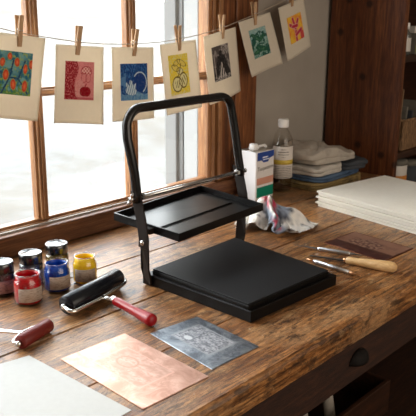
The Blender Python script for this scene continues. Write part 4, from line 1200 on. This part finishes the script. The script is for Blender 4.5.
    -128, 133, 7, -119, 129, 9, -109, 122, 11, -100, 114, 7, -91, 106, 9, -83, 98, 8, -74, 89, 6, -65, 79, 9, -56, 70, 14, -47, 65, 23, -40, 58, 32, -30, 51, 39, -25, 44, 49, -23, 39, 61, -20, 35, 74, -15, 29, 85, -7, 21, 86, -6, 15, 77, 3, 14, 78, 8, 19, 82, 17, 18, 75, 27, 21, 74, 37, 22, 65, 49, 24, 64, 57, 25, 59, 65, 25, 49, 74, 26, 40, 83, 30, 32, 92, 32, 26, 99, 34, 19, 107, 37, 11, 117, 35, 7, 127, 30, 7,
    -123, 137, 14, -115, 133, 10, -105, 127, 7, -95, 120, 8, -86, 112, 7, -78, 103, 11, -70, 94, 11, -63, 84, 14, -53, 76, 19, -43, 72, 25, -37, 66, 35, -31, 58, 44, -28, 52, 54, -22, 46, 62, -15, 42, 73, -8, 37, 83, -5, 30, 80, -7, 23, 73, 2, 22, 71, 8, 26, 75, 19, 27, 71, 29, 28, 72, 40, 29, 69, 47, 31, 60, 58, 33, 59, 66, 32, 51, 76, 30, 45, 87, 28, 40, 98, 32, 32, 103, 38, 25, 112, 38, 17, 122, 40, 9, 131, 37, 5,
    -117, 142, 19, -110, 136, 17, -100, 131, 11, -89, 126, 6, -82, 116, 7, -74, 106, 11, -65, 97, 15, -57, 88, 16, -50, 83, 20, -41, 80, 29, -37, 72, 39, -33, 65, 50, -28, 59, 57, -18, 53, 61, -10, 48, 70, -4, 45, 79, -2, 38, 74, -5, 30, 65, 2, 29, 65, 11, 29, 66, 19, 34, 69, 30, 33, 66, 40, 35, 67, 49, 38, 64, 57, 40, 56, 69, 38, 52, 77, 37, 45, 88, 37, 43, 98, 40, 37, 104, 44, 27, 113, 47, 18, 126, 45, 14, 135, 44, 9,
    -109, 144, 16, -104, 139, 22, -95, 132, 19, -86, 125, 14, -77, 118, 9, -69, 108, 5, -61, 99, 8, -51, 94, 15, -51, 89, 24, -48, 82, 34, -42, 77, 45, -34, 73, 52, -25, 67, 54, -18, 62, 63, -12, 58, 73, -2, 53, 73, 2, 45, 67, 0, 37, 61, 6, 33, 57, 15, 35, 59, 23, 36, 60, 31, 42, 63, 40, 40, 59, 49, 46, 63, 61, 47, 61, 71, 46, 54, 80, 46, 47, 86, 47, 42, 98, 47, 41, 108, 48, 34, 119, 51, 26, 130, 54, 18, 138, 54, 12,
    -104, 148, 16, -96, 143, 19, -89, 136, 24, -81, 127, 21, -72, 121, 14, -64, 113, 10, -57, 105, 9, -53, 102, 18, -53, 96, 29, -48, 91, 39, -40, 84, 43, -29, 79, 47, -23, 76, 56, -18, 71, 65, -10, 65, 69, -3, 59, 66, 0, 51, 59, -2, 43, 53, 7, 39, 50, 17, 40, 51, 25, 40, 51, 33, 48, 57, 41, 49, 57, 50, 50, 53, 61, 54, 54, 70, 51, 50, 82, 54, 47, 88, 53, 38, 96, 52, 35, 107, 56, 33, 119, 58, 29, 131, 62, 23, 139, 64, 16,
    -98, 152, 23, -91, 147, 22, -82, 141, 21, -75, 133, 21, -67, 126, 15, -58, 119, 10, -51, 112, 10, -53, 109, 20, -49, 103, 30, -41, 96, 37, -34, 90, 44, -28, 85, 49, -20, 82, 57, -12, 79, 65, -8, 71, 62, -6, 63, 56, -2, 57, 52, -4, 49, 47, 6, 46, 44, 16, 47, 44, 23, 49, 48, 33, 53, 50, 42, 58, 53, 51, 57, 48, 62, 58, 46, 72, 55, 43, 80, 56, 38, 89, 62, 36, 96, 57, 28, 105, 56, 26, 115, 63, 24, 126, 67, 19, 133, 69, 13,
    -92, 158, 23, -86, 151, 28, -76, 145, 24, -67, 139, 19, -62, 133, 11, -54, 126, 12, -45, 119, 15, -44, 110, 19, -41, 106, 29, -37, 101, 37, -30, 97, 46, -28, 92, 54, -20, 89, 60, -11, 85, 61, -7, 76, 54, -9, 67, 47, -5, 61, 42, -4, 54, 41, 6, 54, 39, 15, 57, 40, 24, 58, 43, 31, 62, 49, 42, 63, 47, 53, 65, 49, 63, 66, 44, 71, 61, 37, 78, 58, 29, 86, 66, 27, 94, 65, 22, 103, 58, 17, 112, 61, 17, 122, 61, 13, 129, 63, 12,
    -87, 166, 24, -80, 159, 28, -71, 152, 27, -63, 146, 18, -56, 139, 13, -47, 132, 13, -41, 124, 15, -35, 113, 18, -33, 108, 27, -35, 107, 39, -34, 104, 51, -24, 101, 58, -14, 96, 55, -12, 87, 52, -8, 78, 46, -7, 72, 40, -9, 63, 32, -6, 56, 31, 5, 61, 33, 15, 65, 37, 26, 66, 39, 33, 71, 47, 43, 71, 48, 52, 71, 43, 65, 71, 42, 75, 69, 36, 76, 65, 23, 83, 67, 17, 92, 70, 16, 101, 66, 12, 111, 68, 12, 121, 65, 7, 132, 64, 6,
    -82, 167, 32, -75, 165, 27, -69, 159, 21, -60, 153, 17, -52, 145, 13, -42, 137, 12, -35, 127, 10, -29, 119, 16, -34, 117, 27, -37, 116, 40, -32, 113, 51, -24, 108, 54, -15, 99, 50, -10, 91, 45, -9, 82, 39, -3, 74, 32, -8, 65, 24, -4, 59, 22, 9, 60, 24, 19, 65, 30, 25, 74, 36, 35, 78, 42, 44, 78, 46, 54, 77, 42, 64, 75, 36, 75, 76, 32, 76, 73, 21, 82, 72, 10, 94, 74, 10, 104, 75, 8, 112, 76, 11, 122, 75, 7, 131, 74, 7,
    -76, 167, 39, -70, 164, 32, -63, 164, 22, -55, 158, 14, -47, 150, 11, -39, 142, 6, -30, 134, 7, -28, 128, 15, -35, 128, 27, -36, 125, 40, -27, 121, 47, -20, 112, 48, -17, 101, 42, -9, 92, 39, -4, 85, 33, -5, 77, 24, -4, 69, 17, 1, 63, 14, 11, 66, 20, 22, 70, 26, 31, 75, 32, 37, 84, 39, 45, 85, 43, 54, 83, 39, 64, 84, 40, 73, 83, 33, 77, 80, 21, 84, 79, 12, 93, 82, 6, 105, 82, 6, 116, 84, 9, 124, 85, 10, 133, 83, 12,
    -69, 164, 44, -63, 163, 36, -58, 160, 28, -49, 158, 19, -40, 155, 13, -33, 148, 7, -28, 140, 11, -23, 134, 18, -27, 133, 28, -29, 125, 35, -22, 124, 40, -17, 115, 41, -11, 106, 40, -8, 97, 34, -5, 88, 27, -2, 83, 20, -1, 76, 12, 6, 69, 11, 13, 71, 16, 23, 75, 21, 32, 79, 26, 41, 85, 32, 47, 93, 39, 55, 91, 34, 64, 92, 37, 71, 91, 31, 79, 87, 24, 86, 86, 15, 95, 87, 10, 104, 91, 5, 114, 93, 8, 125, 93, 13, 135, 92, 11,
    -62, 162, 47, -58, 159, 41, -53, 158, 31, -45, 152, 24, -35, 154, 18, -26, 152, 12, -20, 142, 10, -17, 137, 19, -18, 130, 27, -24, 121, 28, -20, 118, 33, -11, 117, 35, -9, 109, 34, -5, 101, 30, -3, 93, 23, -2, 88, 15, 5, 82, 9, 11, 73, 6, 20, 74, 9, 28, 79, 14, 38, 80, 19, 43, 89, 25, 47, 100, 30, 56, 101, 32, 66, 100, 31, 75, 97, 31, 82, 94, 24, 89, 91, 18, 96, 95, 14, 105, 98, 9, 115, 102, 6, 127, 101, 12, 135, 99, 16,
    -55, 166, 46, -53, 157, 41, -51, 154, 34, -40, 156, 28, -31, 150, 22, -22, 152, 19, -14, 144, 15, -11, 133, 16, -12, 126, 23, -19, 118, 22, -19, 112, 28, -11, 115, 31, -6, 111, 33, -8, 105, 25, -3, 98, 19, 0, 93, 11, 2, 86, 5, 12, 81, 4, 23, 76, 5, 32, 80, 9, 40, 85, 14, 49, 89, 20, 51, 98, 27, 57, 106, 30, 67, 106, 31, 77, 103, 28, 84, 99, 26, 90, 98, 23, 97, 99, 18, 105, 104, 16, 115, 109, 13, 127, 106, 14, 136, 106, 14,
]
NR = 32
cnt = (NR + 1) ** 2
ax3 = [[RAG_MM[3 * i + k] / 1000 for i in range(cnt)] for k in range(3)]
sx0, sx1 = min(ax3[0]), max(ax3[0])
sy0, sy1 = min(ax3[1]), max(ax3[1])
rag_pts, rag_sd = [], []
for k in range(cnt):
    s_ = -((ax3[0][k] - sx0) / (sx1 - sx0) - 0.5) * 0.250
    d_ = -((ax3[1][k] - sy0) / (sy1 - sy0) - 0.5) * 0.195
    z_ = max((ax3[2][k] - 0.0015) * 1.08, 0.0008)
    p = RC.xy + RS * s_ + RD * d_
    rag_pts.append((p.x, p.y, z_)); rag_sd.append((s_, d_, z_))
def nz(x, y, z, o=3):
    return max(-1, min(1, fbm(x, y, z, o) * 1.2))
def rag_col2(k):
    s_, d_, z_ = rag_sd[k]
    w = z_ - 0.35 * d_            # height as it is met on the viewer's side
    n1, n2 = nz(s_ * 24, w * 24, 3.0), nz(s_ * 60, w * 60, 6.0)
    c = lerp3((0.80, 0.77, 0.72), (0.62, 0.61, 0.60), sst(0.0, 0.5, n1))
    q1 = math.hypot((s_ - 0.000) / 0.040, (w - 0.048) / 0.026) + 0.25 * n1 + 0.12 * n2
    c = lerp3(c, (0.16, 0.19, 0.25), 0.9 * (1 - sst(0.65, 1.15, q1)))
    c = lerp3(c, (0.045, 0.05, 0.07), 0.85 * sst(0.20, 0.40, n2 + 0.2 * n1) * (1 - sst(0.9, 1.8, q1)))
    c = lerp3(c, (0.06, 0.06, 0.075), 0.8 * sst(0.22, 0.42, nz(s_ * 38 + 5, d_ * 38, 12.0)))
    for (qx, qw, qr) in ((-0.034, 0.074, 0.011), (-0.008, 0.060, 0.011)):
        q_ = math.hypot(s_ - qx, (w - qw)) + 0.003 * n2
        c = lerp3(c, (0.42, 0.035, 0.07), 0.92 * (1 - sst(qr * 0.55, qr, q_)))
    return c
me = bpy.data.meshes.new('cleaning_rag')
me.from_pydata([V(p) - RC for p in rag_pts], [], [[j * (NR + 1) + i, j * (NR + 1) + i + 1, (j + 1) * (NR + 1) + i + 1, (j + 1) * (NR + 1) + i] for j in range(NR) for i in range(NR)])
at = me.color_attributes.new('ink', 'FLOAT_COLOR', 'POINT')
for k in range(cnt):
    at.data[k].color = (*rag_col2(k), 1)
me.polygons.foreach_set('use_smooth', [True] * len(me.polygons))
me.materials.append(MT['rag'])
me_o = bpy.data.objects.new('cleaning_rag', me)
COL.objects.link(me_o)
me_o.location = RC
d = me_o.modifiers.new('solid', 'SOLIDIFY'); d.thickness = 0.0008; d.offset = 1
d = me_o.modifiers.new('sub', 'SUBSURF'); d.levels = d.render_levels = 2
tag(me_o, 'crumpled white cotton rag smeared with dark and red paint behind the press', 'rag')

# ------------------------------------------------------------------ string, prints and clothespins
YS = 1.482
SPt = [(0.62, 0.625), (0.78, 0.590), (0.924, 0.564), (0.971, 0.553), (1.078, 0.536), (1.150, 0.525), (1.230, 0.518), (1.330, 0.514), (1.430, 0.516), (1.512, 0.522), (1.600, 0.533), (1.700, 0.550), (1.780, 0.570), (1.862, 0.590), (1.960, 0.617), (2.05, 0.645), (2.20, 0.690), (2.395, 0.76)]
b = MB(); b.tube([(x, YS, z) for x, z in SPt], 0.0011, 6)
tag(b.build('drying_string', MT['string'], base=(0.62, YS, 0.625)), 'thin brown string strung across the window, holding the drying prints', 'string')
def string_z(x):
    for (a, za), (c_, zc) in zip(SPt, SPt[1:]):
        if a <= x <= c_: return za + (zc - za) * (x - a) / (c_ - a)

def blob(u, v, cx, cy, rx, ry, rot=0):
    dx, dy = u - cx, v - cy
    c, s_ = math.cos(rot), math.sin(rot)
    return math.hypot((dx * c + dy * s_) / rx, (-dx * s_ + dy * c) / ry)
def seg_d(u, v, pts):
    best = 9
    for (ax_, ay), (bx_, by) in zip(pts, pts[1:]):
        dx, dy = bx_ - ax_, by - ay
        t_ = max(0, min(1, ((u - ax_) * dx + (v - ay) * dy) / (dx * dx + dy * dy + 1e-9)))
        best = min(best, math.hypot(u - ax_ - t_ * dx, v - ay - t_ * dy))
    return best
# v = 0 top, 1 bottom
def art1(u, v):
    n1, n2 = fbm(u * 5, v * 5, 1.0), fbm(u * 13, v * 13, 4.0)
    c = lerp3((0.02, 0.13, 0.20), (0.16, 0.36, 0.36), 0.5 + n1 + 0.4 * math.sin(10 * u + 8 * v + 4 * n1))
    c = lerp3(c, (0.10, 0.24, 0.06), sst(0.05, 0.4, n2 + (v - 0.62) * 1.3))
    c = lerp3(c, (0.30, 0.40, 0.10), sst(0.25, 0.4, n2 + 0.3 * n1) * 0.8)
    for pts in ([(0.12, 1.0), (0.35, 0.6), (0.45, 0.2)], [(0.9, 0.95), (0.6, 0.62), (0.35, 0.6)], [(0.6, 0.62), (0.78, 0.2)], [(0.1, 0.5), (0.35, 0.62)]):
        if seg_d(u, v, pts) < 0.022 + 0.01 * n2: c = (0.015, 0.06, 0.14)
    for (x, y, rx, ry, ro) in ((0.14, 0.27, 0.06, 0.09, 0.2), (0.34, 0.12, 0.055, 0.07, 0), (0.55, 0.24, 0.065, 0.09, 0), (0.80, 0.38, 0.055, 0.10, 0.1), (0.24, 0.55, 0.07, 0.11, 0.1), (0.46, 0.76, 0.07, 0.11, -0.1), (0.80, 0.78, 0.07, 0.12, 0.1), (0.97, 0.26, 0.06, 0.09, 0), (0.03, 0.86, 0.05, 0.08, 0)):
        q_ = blob(u, v, x, y, rx, ry, ro)
        if q_ < 1.28: c = (0.30, 0.30, 0.10) if q_ > 1.05 else lerp3((0.80, 0.20, 0.06), (0.52, 0.03, 0.02), q_)
    return c
def art2(u, v):
    n1, n2 = fbm(u * 5, v * 5, 11.0), fbm(u * 26, v * 26, 2.0)
    edge = 0.40 + 0.06 * math.sin(v * 8) + (0.16 * sst(0.60, 0.30, v) if False else 0)
    c = (0.72, 0.25, 0.25) if u > edge else (0.30, 0.008, 0.018)
    if u <= edge and n2 > 0.22: c = (0.62, 0.18, 0.18)
    if u > edge and n2 > 0.25: c = (0.62, 0.20, 0.20)
    q_ = blob(u, v, 0.73, 0.26, 0.19, 0.15)
    if 0.86 < q_ < 1.0 and v < 0.34: c = (0.42, 0.03, 0.05)
    if q_ < 0.86 and v < 0.34: c = (0.46, 0.05, 0.06) if math.sin(u * 60) * math.sin(v * 60) > 0.2 else (0.78, 0.42, 0.38)
    for (x, y, r_) in ((0.66, 0.42, 0.10), (0.80, 0.42, 0.09)):
        qq = blob(u, v, x, y, r_, 0.12)
        if 0.88 < qq < 1.02: c = (0.46, 0.05, 0.06)
    body = blob(u, v, 0.52, 0.72, 0.17, 0.26)
    if body < 1 and n2 < 0.1: c = (0.72, 0.32, 0.30)
    qa = min(blob(u, v, 0.66, 0.78, 0.135, 0.13), blob(u, v, 0.76, 0.78, 0.135, 0.13))
    if qa < 1.0: c = (0.28, 0.004, 0.012)
    if seg_d(u, v, [(0.70, 0.66), (0.74, 0.58)]) < 0.015: c = (0.40, 0.01, 0.025)
    if v > 0.93 and u > 0.3: c = lerp3(c, (0.45, 0.05, 0.07), 0.7)
    return c
def art3(u, v):
    n1, n2 = fbm(u * 5, v * 7, 21.0), fbm(u * 24, v * 10, 5.0)
    c = (0.010, 0.055, 0.21)
    if n2 > 0.2: c = (0.04, 0.15, 0.38)
    if v > 0.80 + 0.05 * math.sin(u * 9): c = lerp3((0.18, 0.36, 0.52), (0.06, 0.18, 0.40), 0.5 + 1.5 * n2)
    if u < 0.18 and v > 0.25 and n1 > -0.1: c = (0.09, 0.22, 0.44)
    q_ = blob(u, v, 0.70, 0.52, 0.27, 0.30)
    if 0.88 < q_ < 1.0 and (u > 0.80 or v < 0.36): c = (0.48, 0.60, 0.68)
    elif q_ < 0.88: c = (0.010, 0.045, 0.20)
    for (x, y, rx, ry, ro) in ((0.36, 0.74, 0.20, 0.12, 0.2), (0.38, 0.64, 0.07, 0.20, -0.15), (0.27, 0.66, 0.05, 0.17, -0.5), (0.47, 0.70, 0.05, 0.17, 0.35)):
        if blob(u, v, x, y, rx, ry, ro) < 1: c = (0.55, 0.66, 0.72) if math.sin(u * 80 + v * 30) > -0.6 else (0.04, 0.15, 0.35)
    return c
def art4(u, v):
    n2 = fbm(u * 18, v * 18, 5.0)
    c = (0.80, 0.61, 0.05) if n2 < 0.18 else (0.72, 0.66, 0.28)
    dk = (0.16, 0.11, 0.02)
    qs = [blob(u, v, 0.38, 0.74, 0.26, 0.20), blob(u, v, 0.70, 0.66, 0.21, 0.20), blob(u, v, 0.56, 0.42, 0.17, 0.09, 0.2)]
    qs += [blob(u, v, 0.34, 0.33, 0.20, 0.08, 0.3), blob(u, v, 0.66, 0.22, 0.24, 0.075, 0.35), blob(u, v, 0.42, 0.20, 0.18, 0.07, -0.3)]
    for k, q_ in enumerate(qs):
        if q_ < 0.86: c = (0.72, 0.66, 0.34) if k < 3 else (0.74, 0.58, 0.12)
    for q_ in qs:
        if abs(q_ - 0.93) < 0.085: c = dk
    if seg_d(u, v, [(0.42, 0.58), (0.56, 0.40), (0.62, 0.24)]) < 0.018: c = dk
    if blob(u, v, 0.38, 0.74, 0.13, 0.10) < 1.0 and math.sin(u * 55 + v * 35) > 0.6: c = dk
    if blob(u, v, 0.72, 0.66, 0.10, 0.13) < 1.0 and math.sin(u * 50 - v * 30) > 0.6: c = dk
    return c
def art5(u, v):
    n1, n2 = fbm(u * 6, v * 6, 31.0), fbm(u * 20, v * 20, 9.0)
    c = (0.075, 0.062, 0.060)
    if n1 > 0.05: c = lerp3(c, (0.22, 0.19, 0.18), sst(0.05, 0.35, n1 + 0.5 * n2))
    if v < 0.30 and u > 0.55: c = lerp3(c, (0.36, 0.32, 0.30), sst(-0.1, 0.2, n2))
    w = 0.16 + (v - 0.25) * 0.55
    if v > 0.28 and abs(u - 0.5) < w: c = (0.020, 0.017, 0.018)
    if blob(u, v, 0.48, 0.24, 0.10, 0.10) < 1: c = (0.020, 0.017, 0.018)
    if 0.48 < v < 0.95 and abs(u - 0.47) < (v - 0.40) * 0.45 and math.sin(u * 46 + 3 * math.sin(v * 9)) > -0.1: c = (0.46, 0.42, 0.39)
    if v > 0.86 and n2 > 0.05: c = (0.36, 0.33, 0.31)
    if seg_d(u, v, [(0.12, 0.9), (0.10, 0.3), (0.2, 0.12)]) < 0.02: c = (0.30, 0.27, 0.25)
    return c
def art6(u, v):
    n1, n2 = fbm(u * 4, v * 4, 41.0), fbm(u * 12, v * 12, 3.0)
    c = (0.20, 0.34, 0.33) if v < 0.45 else (0.12, 0.24, 0.20)
    c = lerp3(c, (0.34, 0.44, 0.40), sst(0.1, 0.3, n2))
    w = math.sin(9 * u + 14 * v + 5 * n1)
    if w > 0.35 and 0.15 < v: c = (0.012, 0.075, 0.055)
    for q_ in (blob(u, v, 0.35, 0.30, 0.30, 0.09, 0.5), blob(u, v, 0.66, 0.36, 0.26, 0.08, -0.5), blob(u, v, 0.55, 0.72, 0.36, 0.10, 0.25), blob(u, v, 0.25, 0.80, 0.22, 0.08, -0.2)):
        if q_ < 1: c = (0.015, 0.085, 0.05) if q_ > 0.55 or n2 > 0 else (0.06, 0.17, 0.09)
    if seg_d(u, v, [(0.05, 0.45), (0.35, 0.20), (0.6, 0.12), (0.95, 0.3)]) < 0.02: c = (0.01, 0.06, 0.05)
    return c
def art7(u, v):
    n1, n2 = fbm(u * 4, v * 4, 51.0), fbm(u * 12, v * 12, 6.0)
    c = lerp3((0.72, 0.44, 0.04), (0.66, 0.22, 0.03), 0.5 + 1.3 * n1)
    for pts in ([(0.45, 0.95), (0.48, 0.5), (0.38, 0.12)], [(0.48, 0.5), (0.15, 0.30)], [(0.48, 0.5), (0.72, 0.22)], [(0.46, 0.75), (0.85, 0.62), (0.80, 0.85)], [(0.30, 0.4), (0.62, 0.42)]):
        dd = seg_d(u, v, pts)
        if dd < 0.055: c = (0.42, 0.02, 0.05)
        elif dd < 0.08: c = (0.60, 0.30, 0.25)
    if u > 0.75 and v > 0.7: c = (0.50, 0.06, 0.05)
    return c

# corners (x, z): top-left, top-right, bottom-right, bottom-left; image rect in (u, v); clip position u
PR = [
 ('blue-green print of red fruits, clipped at the far left of the string', [(0.893, 0.559), (1.048, 0.538), (1.011, 0.340), (0.868, 0.367)], (0.17, 0.20, 0.79, 0.71), 0.975, art1, -0.03),
 ('dark red and pink print of a flower and apple, second from the left', [(1.077, 0.523), (1.228, 0.510), (1.209, 0.310), (1.055, 0.331)], (0.20, 0.20, 0.80, 0.69), 1.146, art2, 0.02),
 ('deep blue print with pale leaves on cream paper, right of the red print', [(1.255, 0.509), (1.407, 0.503), (1.400, 0.306), (1.251, 0.311)], (0.18, 0.22, 0.83, 0.72), 1.336, art3, -0.02),
 ('yellow print with dark outlined fruits on cream paper, clipped above the press handle', [(1.431, 0.509), (1.579, 0.519), (1.597, 0.318), (1.449, 0.308)], (0.18, 0.17, 0.72, 0.74), 1.506, art4, 0.02),
 ('black and grey print of a robed figure, clipped left of the window casing edge', [(1.613, 0.526), (1.761, 0.552), (1.792, 0.350), (1.638, 0.320)], (0.19, 0.19, 0.70, 0.70), 1.697, art5, -0.02),
 ('teal and dark green leaf print hanging across the casing and grey wall', [(1.775, 0.566), (1.935, 0.596), (2.010, 0.426), (1.834, 0.392)], (0.22, 0.20, 0.74, 0.72), 1.853, art6, 0.015),
 ('orange and red print of a branching plant, clipped at the far right of the string', [(1.980, 0.609), (2.123, 0.646), (2.179, 0.477), (2.038, 0.432)], (0.22, 0.24, 0.78, 0.74), 2.052, art7, -0.015),
]
pinp = None
PINLAB = ['wooden clothespin holding the blue-green fruit print', 'wooden clothespin holding the red and pink print', 'wooden clothespin holding the deep blue print', 'wooden clothespin holding the yellow print', 'wooden clothespin holding the black and grey print', 'wooden clothespin holding the teal leaf print', 'wooden clothespin holding the orange print']
def make_pin(label):
    """clothespin with jaws down, springs in the middle; local frame: x width, y depth, z up"""
    t = thing('clothespin', label, 'clothespin', (0, 0, 0), 'clothespins on the string')
    for s_ in (-1, 1):
        b = MB()
        prof = [(-0.036, 0.0012, 0.0040), (-0.020, 0.0010, 0.0062), (0.0, 0.0016, 0.0070), (0.016, 0.0034, 0.0082), (0.036, 0.0066, 0.0104)]
        vs = []
        for (z, y0_, y1_) in prof:
            vs += [(-0.0062, s_ * y0_, z), (0.0062, s_ * y0_, z), (0.0062, s_ * y1_, z), (-0.0062, s_ * y1_, z)]
        fs = [[0, 1, 2, 3], [16, 17, 18, 19]]
        for i in range(4):
            for k in range(4):
                k2 = (k + 1) % 4
                fs.append([i * 4 + k, i * 4 + k2, i * 4 + 4 + k2, i * 4 + 4 + k])
        b.add(vs, fs)
        b.build('prong', MT['pin'], t, bevel=0.0008)
    b = MB()
    for x_ in (-0.0045, -0.0025, 0.0025, 0.0045):
        b.tube([(x_, 0.0085 * math.cos(a), 0.001 + 0.0035 * math.sin(a)) for a in [2 * PI * k / 14 for k in range(15)]], 0.0007, 6, caps=False)
    b.build('spring', MT['steel'], t)
    return t
for k, (lab_, q4, rc, cx, art, curl) in enumerate(PR):
    tl, tr_, br_, bl_ = [V((x, YS, z)) for x, z in q4]
    def pfn(u, v, off=0.0, tl=tl, tr_=tr_, br_=br_, bl_=bl_, curl=curl, k=k):
        p = tl.lerp(tr_, u).lerp(bl_.lerp(br_, u), v)
        bend = curl * 0.35 * (math.sin(PI * u) - 0.5) * v + 0.004 * math.sin(3 * u + k) * v * v
        return p + V((0, -off + bend - 0.006 * v, 0))
    b = MB(); b.grid(lambda u, v: pfn(u, v), 16, 20)
    pr_t = b.build('art_print', MT['paper'], base=tl, solid=0.0008)
    tag(pr_t, lab_, 'print', 'prints drying on the string')
    u0, v0, u1, v1 = rc
    o = painted('printed_image', lambda u, v: pfn(u0 + (u1 - u0) * u, v0 + (v1 - v0) * v, 0.0009), art, 84, 100, MT['art'], pr_t, tl)
    z = string_z(cx) if cx < 2.0 else 0.646
    tilt = math.atan2(tr_.z - tl.z, tr_.x - tl.x)
    if pinp is None:
        pin = pinp = make_pin(PINLAB[0])
    else:
        pin = pinp.copy(); COL.objects.link(pin)
        pin['label'] = PINLAB[k]
        for ch in list(pinp.children):
            c_ = ch.copy(); c_.parent = pin; COL.objects.link(c_)
    pin.location = (cx, YS, z + 0.004)
    pin.rotation_euler = (0.0, -tilt * 0.4 + (0.05, 0.10, 0.12, -0.08, -0.02, -0.06, 0.0)[k], (0.15, -0.2, 0.1, 0.2, 0.25, 0.0, 0.1)[k])
